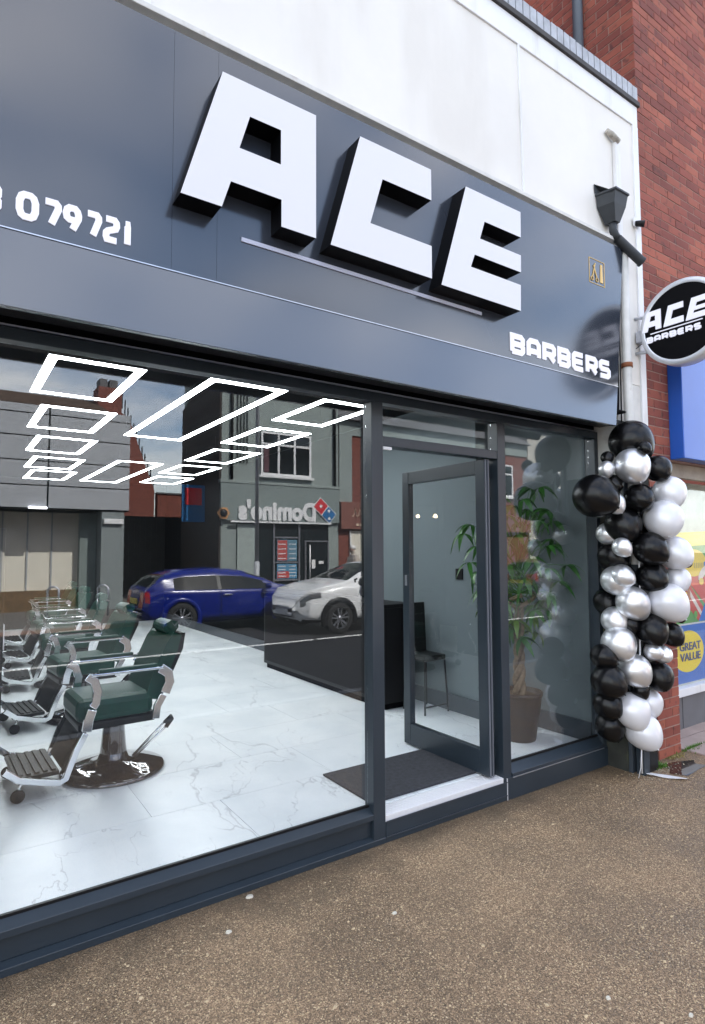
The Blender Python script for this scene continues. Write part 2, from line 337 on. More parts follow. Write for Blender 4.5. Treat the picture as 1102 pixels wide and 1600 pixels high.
    def build(s, name, mats, parent=None, bevel=0, label=None, kind=None, local=False, cat=None, group=None):
        off = Vector((0, 0, 0))
        if not local:
            p = parent
            while p: off += p.location; p = p.parent
        me = s.mesh(name, mats, off)
        o = bpy.data.objects.new(name, me); col.objects.link(o)
        if parent: o.parent = parent
        if bevel:
            b = o.modifiers.new('bevel', 'BEVEL'); b.width = bevel; b.segments = 2; b.limit_method = 'ANGLE'; b.angle_limit = R(40)
        if label: o['label'] = label
        if cat: o['category'] = cat
        if group: o['group'] = group
        if kind: o['kind'] = kind
        return o
def B(x0, x1, y0, y1, z0, z1): return MB().box(x0, x1, y0, y1, z0, z1)
def thing(name, label, cat, loc, group=None):
    o = bpy.data.objects.new(name, None); col.objects.link(o); o.location = loc; o.empty_display_size = .1
    o['label'] = label; o['category'] = cat
    if group: o['group'] = group
    return o
def struct(name, mb, m, parent=None, bevel=0): return mb.build(name, m, parent, kind='structure', bevel=bevel)
def copy_tree(o, parent=None):
    c = o.copy(); col.objects.link(c)
    if parent: c.parent = parent
    for ch in [x for x in KIDS.get(o.name, [])]:
        d = copy_tree(ch, c)
    return c
KIDS = {}
def index_kids():
    KIDS.clear()
    for o in bpy.data.objects:
        if o.parent: KIDS.setdefault(o.parent.name, []).append(o)
def place(name, me, parent, loc, rot=None, scale=None, label=None):
    o = bpy.data.objects.new(name, me); col.objects.link(o); o.parent = parent
    off = Vector((0, 0, 0)); p = parent
    while p: off += p.location; p = p.parent
    o.location = Vector(loc) - off
    if rot: o.rotation_euler = rot
    if scale: o.scale = scale
    if label: o['label'] = label
    return o
def text_mesh(body, size, m, offset=0, extrude=.004, align='LEFT', spacing=1):
    cu = bpy.data.curves.new('lettering', 'FONT'); cu.body = body; cu.size = size; cu.offset = offset; cu.extrude = extrude; cu.align_x = align; cu.space_character = spacing
    o = bpy.data.objects.new('lettering', cu); col.objects.link(o)
    dg = bpy.context.evaluated_depsgraph_get(); me = bpy.data.meshes.new_from_object(o.evaluated_get(dg))
    bpy.data.objects.remove(o); bpy.data.curves.remove(cu); me.materials.clear(); me.materials.append(m); return me

# stroke glyphs ----------------------------------------------------
G = {
 'B': [[(0,0),(0,1),(.84,1),(1,.86),(1,.64),(.86,.5),(0,.5)], [(.86,.5),(1,.36),(1,.14),(.84,0),(0,0)]],
 'A': [[(0,0),(0,.8),(.2,1),(.8,1),(1,.8),(1,0)], [(0,.33),(1,.33)]],
 'R': [[(0,0),(0,1),(.84,1),(1,.86),(1,.56),(.86,.42),(0,.42)], [(.5,.42),(1,0)]],
 'E': [[(1,1),(.16,1),(0,.86),(0,.14),(.16,0),(1,0)], [(0,.5),(.95,.5)]],
 'S': [[(1,1),(.16,1),(0,.88),(0,.62),(.14,.5),(.86,.5),(1,.38),(1,.12),(.84,0),(0,0)]],
 '0': [[(.3,0),(.12,.08),(0,.3),(0,.7),(.12,.92),(.3,1),(.7,1),(.88,.92),(1,.7),(1,.3),(.88,.08),(.7,0),(.3,0)]],
 '7': [[(0,1),(.82,1),(.98,.9),(1,.74),(.5,0)]],
 '9': [[(1,.72),(.9,.9),(.72,1),(.28,1),(.08,.9),(0,.72),(.08,.52),(.28,.44),(.9,.44)], [(1,.74),(.98,.55),(.55,0)]],
 '2': [[(0,1),(.8,1),(.97,.9),(1,.72),(.9,.58),(.2,.42),(.03,.32),(0,.14),(.1,0),(1,0)]],
 '1': [[(.1,1),(.8,1),(1,.84),(1,0)]],
 '3': [[(0,1),(.84,1),(1,.86),(1,.64),(.86,.5),(.2,.5)], [(.86,.5),(1,.36),(1,.14),(.84,0),(0,0)]],
}
def ribbon(pts, t):
    n = len(pts); closed = pts[0] == pts[-1]
    if closed: pts = pts[:-1]; n -= 1
    Lf, Rt = [], []
    for i in range(n):
        p = Vector(pts[i])
        a = Vector(pts[i - 1]) if (i > 0 or closed) else None; b = Vector(pts[(i + 1) % n]) if (i < n - 1 or closed) else None
        d1 = (p - a).normalized() if a is not None else (b - p).normalized(); d2 = (b - p).normalized() if b is not None else d1
        n1 = Vector((-d1.y, d1.x)); n2 = Vector((-d2.y, d2.x)); mn = n1 + n2
        if mn.length < 1e-6: mn = n1
        mn.normalize(); k = min(1 / max(.35, mn.dot(n1)), 1.8) * t / 2
        Lf.append(p + mn * k); Rt.append(p - mn * k)
    return Lf, Rt, closed
def glyph(mb, ch, u0, v0, wd, ht, t, fn, d0, d1):
    """strokes of one character; fn(u, v, d) maps to space"""
    for si, st in enumerate(G[ch]):
        pts = [(u0 + t / 2 + x * (wd - t), v0 + t / 2 + y * (ht - t)) for x, y in st]
        Lf, Rt, closed = ribbon(pts, t); n = len(Lf); e = (d1 - d0) * .05 * si
        vs = [fn(p.x, p.y, d) for d in (d0, d1 + e) for p in Lf + Rt]
        rng = range(n if closed else n - 1); fs = []
        for i in rng:
            j = (i + 1) % n
            fs += [(i, j, n + j, n + i), (2 * n + i, 3 * n + i, 3 * n + j, 2 * n + j), (i, 2 * n + i, 2 * n + j, j), (n + i, n + j, 3 * n + j, 3 * n + i)]
        if not closed: fs += [(0, n, 3 * n, 2 * n), (n - 1, 3 * n - 1, 4 * n - 1, 2 * n - 1)]
        mb.add(vs, fs)
    return mb

# =================================================================== STRUCTURE
YF = 2.745      # front of the shopfront frame
YG = 2.80      # glass
YS = 2.50      # face of the fascia
YW = 2.57      # wall face
FZ = .15       # shop floor

struct('ground', B(-250, 250, -250, 250, -.40, -.30), M_asphalt)
struct('road', B(-60, 90, -8.55, -.30, -.28, -.10), M_asphalt)
struct('pavement', B(-40, 60, -.15, 2.95, -.25, 0), M_pave)
struct('far_pavement', B(-60, 90, -16, -8.70, -.25, .0), mat('worn_paving', (.12, .11, .10), .85, var=.2, vscale=3))
k1 = struct('kerb', B(-40, 60, -.285, -.152, -.26, -.02), M_mortar)
me = B(-.45, .45, -.065, .065, -.2, .004).mesh('kerb_stone', M_kerb)
for i in range(24): place('kerb_stone', me, k1, (-5 + i * .915, -.218, .003))
k2 = struct('kerb', B(-60, 90, -8.70, -8.56, -.26, -.02), M_mortar)
for i in range(30): place('kerb_stone', me, k2, (-5 + i * .915, -8.63, .003))
mb = MB()
for i in range(-6, 12): mb.box(i * 6 + .0, i * 6 + 5.9, -4.50, -4.40, -.098, -.094)
struct('road_marking', mb, M_line)
# slabs in front of the neighbour
sp = struct('slab_paving', B(5.05, 12, 2.96, 3.4, -.2, -.002), M_mortar)
for i in range(9):
    for j in range(2):
        me = B(-.295, .295, -.295, .295, -.05, 0).mesh('slab', M_slabp)
        place('slab', me, sp, (5.0 + i * .6 + .3 * (j % 2), 2.78 - j * .6 + .25, .012 + .004 * random.random()), rot=(R(random.uniform(-.4, .4)), R(random.uniform(-.5, .5)), 0))

# interior shell
fl = struct('floor', B(-2.2, 4.2, 2.872, 13.0, 0.0, FZ - .004), M_grout)
tme = {}
n = 0
for j in range(17):
    for i in range(6):
        y0 = 2.874 + j * .6; x0 = -2.2 + i * 1.2 - (.4 * (j % 3)); x1 = min(x0 + 1.197, 4.14); x0 = max(x0, -2.19)
        if x1 - x0 < .1: continue
        key = round(x1 - x0, 2)
        if key not in tme: tme[key] = B(0, x1 - x0, 0, .597, -.02, .0).mesh('tile', M_marble)
        place('tile', tme[key], fl, (x0, y0, FZ))
struct('ceiling', B(-2.3, 4.5, 2.82, 13.1, 3.05, 3.15), M_ceil)
struct('wall_back', B(-2.3, 4.2, 13.0, 13.1, 0.0, 3.1), M_dkw)
struct('wall_left', B(-2.3, -2.2, 2.82, 13.1, 0.0, 3.1), M_dkw)
wr = struct('wall_right', B(4.16, 4.24, 2.84, 3.78, 0.0, 3.05).box(3.92, 4.24, 3.781, 13.0, 0, 3.049), M_intw)
B(3.903, 3.9195, 5.5, 12.95, FZ + .155, 3.04).build('added_dark_sheet', mat('dark_sheet_black', (.005, .006, .007), .8, spec=.05), wr)  # black sheet added to keep the rear of this grey wall dark
B(4.145, 4.159, 2.84, 3.765, FZ + .001, FZ + .15).box(3.900, 3.919, 3.765, 12.9, FZ + .001, FZ + .15).build('skirting_board', M_skirt, wr)
B(3.908, 3.919, 3.96, 4.05, 1.36, 1.46).build('switch_plate', M_black, wr, bevel=.003)

# =================================================================== OUR SHOP BUILDING
sb = thing('shop_building', 'two storey shop building with cream rendered upper wall and grey brick coping', 'building', (1, YW, 0))
XR = 4.60
B(-9, XR - .012, YW, YW + .22, 2.93, 5.10).build('wall', M_render, sb)
B(-9, XR, YW - .012, YW + .22, 5.1005, 5.275).build('fascia_board', M_white, sb, bevel=.003)
B(XR - .075, XR, YW - .014, YW + .22, 2.2, 5.0995).build('corner_board', M_white, sb, bevel=.003)
B(-9, XR + .02, YW - .03, YW + .22, 5.276, 5.318).build('drip_course', mat('dark_slate', (.045, .04, .04), .7, var=.3), sb, bevel=.004)
B(-9, XR - .05, YW + .02, YW + .22, 5.3185, 5.39).build('mortar_bed', M_mortar, sb)
me = B(-.0325, .0325, -.10, .10, -.055, .055).mesh('coping_brick', M_bgrey)
for i in range(150):
    place('coping_brick', me, sb, (XR - .04 - i * .075, YW + .075, 5.376 + random.uniform(-.003, .003)), rot=(0, R(random.uniform(-1, 1)), R(random.uniform(-1.5, 1.5))))
B(4.20, XR - .076, YW, YW + .25, 2.2, 2.925).build('pilaster', M_pipew, sb)
B(4.20, XR - .001, YW + .002, YW + .25, 0, 2.1995).build('pilaster_base', mat('mossy_dark_render', (.030, .032, .026), .85, var=.4, vscale=6, bump=.4, bscale=30, dirt=((.10, .11, .04), 5, .58, .8)), sb)
B(.640, .672, YW - .014, YW, 3.98, 5.0995).build('batten', M_white, sb, bevel=.002)
MB().prism([(3.128, 5.0995), (3.145, 5.0995), (3.172, 3.99), (3.155, 3.99)], lambda u, v, d: (u, d, v), YW - .012, YW, 0).build('batten', M_white, sb)
B(-9, XR - .4, YS + .01, YW - .001, 3.985, 4.012).build('flashing', M_pipew, sb, bevel=.003)
B(-9, XR, YW + .221, 12.9, 5.0, 5.26).build('roof', M_hop, sb)
B(-9, -2.31, YF + .2, 12.9, 0, 5.0).build('side_wing', M_dkw, sb)
ub = MB()
for row in range(60):
    z = 5.30 + row * .075; x = -3.0 + (.1125 if row % 2 else 0)
    while x < XR - .22: ub.box(x, x + .215, 4.596, 4.61, z - .0325, z + .0325); x += .225
B(-9, XR - .001, 4.6, 12.9, 5.261, 9.8).build('set_back_storey', M_mortar, sb)
ub.build('brick', M_brick, sb, kind='stuff')
mb = MB()       # white downpipe let into the wall and its elbow, and the lower run
e = onY(972, 214, YW - .05)
white_pipe = thing('downpipe', 'white painted downpipe with rust stains running down the shop corner', 'drainpipe', (4.26, YW, 0))
mb.tube([(4.262, YW - .066, 1.5), (4.262, YW - .066, 2.5), (4.262, YW - .052, 2.6), (4.262, YW - .052, 3.93)], .034, 14).build('pipe', M_pipew, white_pipe)
MB().tube([(4.262, YW - .066, .02), (4.262, YW - .066, 1.52)], .039, 14).build('lower_pipe', M_hop, white_pipe)
B(4.236, 4.30, YW - .034, YW - .001, 3.93, 4.84).build('boxed_pipe', M_white, white_pipe, bevel=.006)
MB().tube([(4.14, YW - .02, 4.885), (4.19, YW - .03, 4.865), (4.272, YW - .035, 4.838)], [.018, .024, .022], 12).build('elbow', mat('grimy_pipe', (.42, .39, .34), .8, var=.45, vscale=30), white_pipe)
for z in (3.02, 1.9): MB().tube([(4.262, YW - (.052 if z > 2.6 else .066), z), (4.262, YW - (.052 if z > 2.6 else .066), z + .035)], .041, 14).build('bracket', M_rust if z > 3 else M_pipew, white_pipe)
mb = MB().tube([(4.215, YW - .02, 2.5), (4.21, YW - .03, 3.1), (4.232, YW - .012, 3.55), (4.215, YW - .02, 3.9)], .006, 6).tube([(4.33, YW - .012, 3.82), (4.345, YW - .01, 3.5), (4.325, YW - .01, 3.2)], .005, 6)
mb.build('cable', M_black, white_pipe)

# hopper
hp = thing('rain_hopper', 'dark grey funnel hopper with a bent outlet pipe on the cream wall', 'drain hopper', (4.12, YW, 4.2))
def ring(cx, z, hx, y0, y1): return [(cx - hx, y1, z), (cx - hx * .7, y0, z), (cx + hx * .7, y0, z), (cx + hx, y1, z)]
mb = MB(); rs = [ring(4.11, 4.325, .125, YW - .155, YW - .004), ring(4.11, 4.312, .125, YW - .155, YW - .004), ring(4.11, 4.305, .115, YW - .145, YW - .004), ring(4.11, 4.225, .105, YW - .13, YW - .004), ring(4.12, 4.11, .042, YW - .10, YW - .02)]
vs = [p for r_ in rs for p in r_]
mb.add(vs, [(4 * i + j, 4 * i + (j + 1) % 4, 4 * i + 4 + (j + 1) % 4, 4 * i + 4 + j) for i in range(4) for j in range(4)] + [(16, 17, 18, 19)])
mb.add([(4.02, YW - .13, 4.30), (4.20, YW - .13, 4.30), (4.21, YW - .006, 4.30), (4.01, YW - .006, 4.30)], [(0, 1, 2, 3)])
mb.build('funnel', M_hop, hp)
MB().tube([(4.12, YW - .06, 4.13), (4.12, YW - .06, 4.06), (4.135, YW - .063, 4.03), (4.17, YW - .07, 3.985)], [.031, .029, .030, .031], 14).build('elbow', M_hop, hp)
MB().tube([(4.16, YW - .068, 4.0), (4.36, YW - .14, 3.845)], .036, 16, cap=False).tube([(4.355, YW - .138, 3.848), (4.365, YW - .142, 3.841)], .040, 16, cap=False).build('spout', M_hop, hp)
MB().add([(3.97, YW - .006, 4.40), (4.11, YW - .08, 4.36), (4.11, YW - .006, 4.34), (3.98, YW - .006, 4.33)], [(0, 1, 2, 3), (3, 2, 1, 0)]).build('lead_flap', M_hop, hp)
v = thing('overflow_vent', 'small dark vent outlet on the white corner board beside the hopper', 'vent', (4.52, YW - .03, 4.24))
MB().tube([(4.50, YW - .02, 4.25), (4.545, YW - .07, 4.24)], [.02, .028], 12).build('outlet', M_black, v)
B(4.48, 4.55, YW - .022, YW - .015, 4.225, 4.30).build('flange', M_white, v, bevel=.003)

# =================================================================== FASCIA SIGN
ff = thing('fascia_sign', 'long slate grey shop fascia with big white ACE letters and BARBERS', 'shop sign', (1.5, YS, 2.55))
s_ = YS / 2.57
def fx(X): return X * s_
zT, zM, zB = 1.64 + (4.0 - 1.64) * s_, 1.64 + (2.875 - 1.64) * s_, 2.552
xr_t, xr_m, xr_b = fx(4.342), fx(4.215), fx(4.18)
seams = [-5.0, -2.2, fx(.783), fx(.993), None]
def panel(x0, x1, z0, z1, xr0=None, xr1=None):
    b0 = xr0 if xr0 else x1; b1 = xr1 if xr1 else x1
    return MB().prism([(x0 + .0005, z0), (b0 - .0005, z0), (b1 - .0005, z1), (x0 + .0005, z1)], lambda u, v_, d: (u, d, v_), YS, YW - .002)
xs = [-8, -5.0, -2.2, fx(.783), fx(.993)]
for i in range(4): panel(xs[i], xs[i + 1], zM + .004, zT).build('panel', M_fascia, ff, bevel=.0006)
panel(xs[4], 0, zM + .004, zT, xr_m, xr_t).build('panel', M_fascia, ff, bevel=.0006)
yb_, zb_ = 2.45, 2.528; xb_ = 3.985
MB().add([(-8, yb_, zb_), (xb_, yb_, zb_), (xr_m, YS, zM - .001), (-8, YS, zM - .001), (-8, yb_ + .03, zb_), (xb_, yb_ + .03, zb_), (xr_m, YS + .03, zM - .001), (-8, YS + .03, zM - .001)],
         [(0, 1, 2, 3), (4, 7, 6, 5), (0, 4, 5, 1), (3, 2, 6, 7), (1, 5, 6, 2), (0, 3, 7, 4)]).build('lower_panel', M_fascia2, ff, bevel=.003)
B(-8, xr_m, YS - .004, YS, zM - .001, zM + .0035).build('trim_strip', M_sil, ff)
MB().prism([(xr_b + .001, 2.671), (4.19, 2.671), (4.20, zM), (4.226, zT - .05), (xr_t + .001, zT)], lambda u, v_, d: (u, d, v_), YW - .02, YW - .001).build('shadow_gap_strip', M_fdark, ff)  # black strip added for the shadow gap beside the downpipe
B(-8, 4.19, yb_ + .045, YF + .02, 2.655, 2.67).build('soffit', M_fdark, ff)
# letters
kL = 2.39 / 2.45
def sc2(pts): return [(x * kL, H + (z - H) * kL) for x, z in pts]
fp = lambda u, v_, d: (u, d, v_)
# A as eight-point outer loop and inner counter, bridged piecewise
A = sc2([(.966, 3.805), (1.457, 3.805), (1.457, 3.172), (1.266, 3.172), (1.266, 3.304), (1.010, 3.304), (.968, 3.172), (.781, 3.172)])
Ah = sc2([(1.101, 3.648), (1.262, 3.648), (1.262, 3.477), (1.050, 3.477)])
C_ = sc2([(1.726, 3.805), (2.220, 3.805), (2.220, 3.623), (1.872, 3.623), (1.789, 3.354), (2.218, 3.354), (2.217, 3.165), (1.542, 3.165)])
E_ = sc2([(2.496, 3.803), (2.985, 3.803), (2.983, 3.634), (2.652, 3.634), (2.610, 3.515), (2.980, 3.515), (2.977, 3.402), (2.562, 3.402), (2.528, 3.318), (2.973, 3.318), (2.968, 3.148), (2.289, 3.148)])
def strip_poly(mb, quads, loops, y0, y1):
    for q in quads: mb.add([(p[0], y0, p[1]) for p in q], [tuple(range(len(q)))])
    for lp in loops:
        n_ = len(lp); v_ = [(p[0], y, p[1]) for y in (y0, y1) for p in lp]
        mb.add(v_, [(i, i + n_, (i + 1) % n_ + n_, (i + 1) % n_) for i in range(n_)], 1)
    return mb
YL = YS - .11
def big_letter(quads, loops):
    b = MB(); strip_poly(b, [], loops, YL + .012, YS - .0005)
    o = b.build('letter', [M_letter_side, M_letter_side], ff)
    f = MB(); strip_poly(f, quads, loops, YL, YL + .012); f.build('letter_face', [M_lit, M_letter_side], o)
big_letter([[A[0], A[1], Ah[1], Ah[0]], [A[1], A[2], A[3], A[4], Ah[2], Ah[1]], [Ah[3], Ah[2], A[4], A[5]], [A[0], Ah[0], Ah[3], A[5], A[6], A[7]]], [A, Ah])
big_letter([[C_[0], C_[1], C_[2], C_[3]], [C_[0], C_[3], C_[4], C_[7]], [C_[4], C_[5], C_[6], C_[7]]], [C_])
big_letter([[E_[0], E_[1], E_[2], E_[3]], [E_[0], E_[3], E_[4], E_[7], E_[8], E_[11]], [E_[4], E_[5], E_[6], E_[7]], [E_[8], E_[9], E_[10], E_[11]]], [E_])
a = onY(377, 371, YS); b_ = onY(752, 490, YS)
B(a.x, b_.x, YS - .006, YS - .0005, a.z - .020, a.z).build('underline', mat('underline_lilac', (.50, .52, .64), .4), ff)
def word(txt, x0, z0, wd, ht, t, gap, fn, d0, d1, m, parent, name, widths={}):
    u = x0
    for ch in txt:
        ww = widths.get(ch, wd); b = glyph(MB(), ch, u, z0, ww, ht, t, fn, d0, d1); b.build(name, m, parent); u += ww + gap
    return u
p0 = onY(797, 552, YS); p1 = onY(953, 577, YS)
tot = p1.x - p0.x; gap = .020; wd = (tot - 6 * gap) / 7
word('BARBERS', p0.x, p0.z, wd, .137, .036, gap, fp, YS - .0005, YS - .007, M_litsmall, ff, 'small_letter')
p0 = onY(24, 338, YS); zz = 2.925 * s_ + 1.64 * (1 - s_)
x = p0.x
for ch, wdd in zip('079721', (.078, .070, .070, .066, .066, .034)):
    glyph(MB(), ch, x, zz, wdd, .110, .025, fp, YS - .0005, YS - .007).build('digit', M_litsmall, ff); x += wdd + .009 - (.006 if ch == '7' else 0)
glyph(MB(), '3', .054, zz, .074, .110, .025, fp, YS - .0005, YS - .007).build('digit', M_litsmall, ff)
for px_, py_, w2 in ((112, 426, .022), (118, 427, .012), (141, 433, .014)):
    q_ = onY(px_, py_, YS); B(q_.x, q_.x + w2, YS - .0025, YS - .0012, q_.z, q_.z + .004).build('scuff_mark', M_white, ff)
# emblem: scissors and comb in a thin gold frame
q0 = onY(920, 401, YS); q1 = onY(945, 450, YS)
em = MB(); x0, x1, z0, z1 = q0.x, q1.x, q1.z, q0.z; t = .004; dd = (YS - .003, YS - .0005)
em.box(x0, x1, *dd, z1 - t, z1).box(x0, x1, *dd, z0, z0 + t).box(x0, x0 + t, *dd, z0 + t, z1 - t).box(x1 - t, x1, *dd, z0 + t, z1 - t)
emo = em.build('emblem', M_gold, ff)
cx = x0 + .06
mb = MB(); ty = YS - .003
mb.obox((cx + .012, ty, z1 - .03), (cx - .022, ty, z0 + .05), (.004, 0, 0), (0, .002, 0)).obox((cx - .008, ty - .001, z1 - .05), (cx + .028, ty - .001, z0 + .05), (.004, 0, 0), (0, .002, 0))
mb.tube([(cx - .026 + .014 * math.cos(a_), ty, z0 + .035 + .016 * math.sin(a_)) for a_ in [k * math.pi / 5 for k in range(10)]], .003, 5, closed=True)
mb.tube([(cx + .032 + .014 * math.cos(a_), ty, z0 + .035 + .016 * math.sin(a_)) for a_ in [k * math.pi / 5 for k in range(10)]], .003, 5, closed=True)
mb.build('scissors', M_gold, emo)
mb = MB(); mb.prism([(x1 - .058, z0 + .025), (x1 - .022, z0 + .025), (x1 - .030, z1 - .025), (x1 - .050, z1 - .025)], fp, YS - .004, YS - .0005); mb.build('comb', M_gold, emo)

# =================================================================== PROJECTING DISC SIGN
DX, DY, DZ, DR = 4.45, 2.195, 3.322, .314
ds = thing('projecting_sign', 'round black projecting sign with white ACE BARBERS lettering and silver rim', 'hanging sign', (DX, YW, DZ))
MB().lathe([(DR, 0), (DR + .004, .004), (DR + .004, .106), (DR, .11)], 96, (DX, DY, DZ), 'x').lathe([(DR - .034, 0), (DR - .032, -.002), (DR, -.002), (DR, 0)], 96, (DX, DY, DZ), 'x').build('rim', mat('rim_silver', (.72, .74, .78), .35, .4), ds)
MB().add([(DX + .003, DY + (DR - .03) * math.cos(2 * math.pi * i / 96), DZ + (DR - .03) * math.sin(2 * math.pi * i / 96)) for i in range(96)], [tuple(range(96))]).add([(DX + .107, DY + (DR) * math.cos(2 * math.pi * i / 96), DZ + (DR) * math.sin(2 * math.pi * i / 96)) for i in range(96)], [tuple(range(96))]).build('disc_face', M_bblack if False else mat('sign_black', (.002, .002, .003), .5, spec=.12), ds)
# seen from -X the reading direction is -Y
al = [([A[0], A[1], Ah[1], Ah[0]]), ([A[1], A[2], A[3], A[4], Ah[2], Ah[1]]), ([Ah[3], Ah[2], A[4], A[5]]), ([A[0], Ah[0], Ah[3], A[5], A[6], A[7]])]
cl = [[C_[0], C_[1], C_[2], C_[3]], [C_[0], C_[3], C_[4], C_[7]], [C_[4], C_[5], C_[6], C_[7]]]
el = [[E_[0], E_[1], E_[2], E_[3]], [E_[0], E_[3], E_[4], E_[7], E_[8], E_[11]], [E_[4], E_[5], E_[6], E_[7]], [E_[8], E_[9], E_[10], E_[11]]]
def dmap(p, kx=.226, kz=.243):
    u = (p[0] - 1.84) * kx; v_ = (p[1] - 3.43) * kz
    return (u - .055, v_ + .066)
for grp in (al, cl, el):
    mb = MB()
    for q in grp:
        qq = [dmap(p) for p in q]; n_ = len(qq)
        mb.prism(qq, lambda u, v_, d: (d, DY - u, DZ + v_), DX - .006, DX + .002)
    mb.build('disc_letter', M_litsmall, ds)
MB().box(DX - .006, DX + .002, DY - .15, DY + .233, DZ - .034, DZ - .028).build('disc_rule', M_litsmall, ds)
word('BARBERS', -.265, -.100, .050, .047, .013, .009, lambda u, v_, d: (d, DY - u, DZ + v_), DX + .002, DX - .006, M_litsmall, ds, 'disc_letter')
for zb in (DZ + .13, DZ - .15): MB().tube([(DX + .05, DY + .26, zb), (DX + .03, YW - .001, zb + .01)], .013, 10).build('bracket_arm', M_sil, ds)
MB().box(xr_b + .004, 4.222, YW - .03, YW - .001, 2.6, 3.3).build('shadow_gap', M_fdark, sb) if False else None
B(DX + .015, DX + .085, DY + DR + .002, DY + DR + .05, DZ - .06, DZ + .03).build('mount_box', M_sil, ds, bevel=.004)
MB().tube([(DX + .03, YW - .001, DZ - .10), (DX + .06, DY + .31, DZ - .05)], .003, 6).build('cable', M_black, ds)

# =================================================================== SHOPFRONT
sf = thing('shopfront', 'slate grey aluminium shopfront with large windows and open glazed door', 'shopfront', (2.2, YF, 0))
def fr(name, *a_, bev=.003, m=None): return B(*a_).build(name, m or M_frame, sf, bevel=bev)
XE = 4.28
fr('top_rail', -2.3, XE, YF, YG + .012, 2.498, 2.552)
fr('head_strip', -2.3, XE, YF + .012, YG + .03, 2.560, 2.568, m=M_sil)
B(-2.3, XE, YF + .03, YG + .05, 2.5525, 2.65).build('shutter_slot', M_fdark, sf)
B(-2.3, XE, YS + .05, YF - .02, 2.585, 2.61).build('guide_rail', mat('dark_metal', (.03, .032, .036), .35, .5), sf)
for i, (x0, x1) in enumerate([(-2.3, -2.2), (2.004, 2.086), (3.055, 3.132), (4.155, XE)]):
    fr('post', x0, x1, YF, YG + .03, .005 if i != 0 else 0, 2.4975)
fr('transom_rail', 2.0865, 3.0545, YF + .004, YG + .03, 2.245, 2.302)
# left window sill assembly
MB().prism([(YF, .142), (YF, .170), (YG - .012, .198), (YG + .03, .198), (YG + .03, .142)], lambda u, v_, d: (d, u, v_), -2.3, 2.0035).build('sill', M_frame, sf, bevel=.002)
fr('sill_panel', -2.3, 2.0035, YF + .028, YG + .03, .045, .1415)
MB().prism([(YF - .004, .0), (YF - .004, .030), (YF + .027, .0445), (YG + .03, .0445), (YG + .03, 0)], lambda u, v_, d: (d, u, v_), -2.3, 2.0865).build('plinth', M_frame, sf, bevel=.002)
# door threshold
fr('step_riser', 2.0865, 3.0815, YF - .004, YG + .06, 0, .112)
fr('step_lip', 2.0865, 3.0815, YF - .010, YF - .0045, .112, .120)
fr('step_lip', 2.0865, 3.0815, YF - .010, YF - .0045, .028, .036)
B(2.0865, 3.0545, YF + .001, YF + .125, .1125, .147).build('threshold', M_thresh, sf, bevel=.003)
mb = MB()
for i in range(5): mb.box(2.09, 3.05, YF + .014 + i * .02, YF + .020 + i * .02, .1472, .1492)
mb.build('tread_rib', M_thresh, sf)
# right bay sill
MB().prism([(YF - .006, .14), (YF - .006, .16), (YG - .014, .210), (YG + .03, .210), (YG + .03, .14)], lambda u, v_, d: (d, u, v_), 3.1325, 4.1545).build('sill', M_frame, sf, bevel=.002)
fr('plinth', 3.085, XE, YF - .008, YG + .03, 0, .139)
B(3.1325, 4.15, YF - .0125, YF - .0085, .135, .1405).build('drip_bead', M_sil, sf)
B(3.0825, 3.0845, YF - .008, YF, 0, .14).build('joint', M_thresh, sf)
B(-2.2, 2.0035, YG, YG + .006, .1985, 2.4975).build('window_pane', M_pane, sf)
B(3.1325, 4.1545, YG, YG + .006, .2105, 2.4975).build('window_pane', M_pane, sf)
B(4.1985, 4.42, YW - .03, YW - .001, .0, 2.5).build('side_panel', M_skirt, sf, bevel=.003)
B(2.0865, 3.0545, YG, YG + .006, 2.3025, 2.4975).build('transom_pane', M_pane, sf)
for x0, x1, zz_ in ((-2.2, 2.0035, .1985), (3.1325, 4.1545, .2105)):
    B(x0, x1, YG - .012, YG - .0005, zz_, zz_ + .012).build('glazing_bead', M_black, sf)
B(2.095, 2.16, YF + .01, YF + .03, 2.225, 2.244).build('door_sensor', M_white, sf, bevel=.003)
# open door leaf, hinged on the right post and swung in at right angles
dr = bpy.data.objects.new('door', None); col.objects.link(dr); dr.parent = sf; dr.location = Vector((2.985, YF + .07, FZ)) - sf.location
x0, x1 = 2.955, 3.005; y0, y1 = YF + .03, YF + .03 + .87; z0, z1 = FZ + .012, 2.24
B(x0, x1, y0, y0 + .085, z0, z1).build('stile', M_frame, dr, bevel=.003)
B(x0, x1, y1 - .075, y1, z0, z1).build('stile', M_frame, dr, bevel=.003)
B(x0 + .001, x1 - .001, y0 + .0855, y1 - .0755, z0, z0 + .155).build('bottom_rail', M_frame, dr, bevel=.003)
B(x0 + .001, x1 - .001, y0 + .0855, y1 - .0755, z1 - .095, z1).build('top_rail', M_frame, dr, bevel=.003)
B(x0 + .022, x0 + .028, y0 + .0855, y1 - .0755, z0 + .1555, z1 - .0955).build('door_pane', M_pane2, dr)
B(x0 - .008, x0 - .0005, y1 - .052, y1 - .034, 1.36, 1.44).build('handle', M_sil, dr)
B(x0 + .005, x0 + .009, y0 - .010, y0 - .0005, z0, z1).box(x0 + .028, x0 + .032, y0 - .010, y0 - .0005, z0, z1).build('edge_seal', mat('seal_grey', (.16, .17, .2), .5), dr)

mt = B(2.10, 2.96, 2.90, 3.445, FZ + .001, FZ + .014).build('entrance_mat', M_matt, bevel=.003, label='dark rectangular entrance mat on the marble floor inside the door', cat='mat')

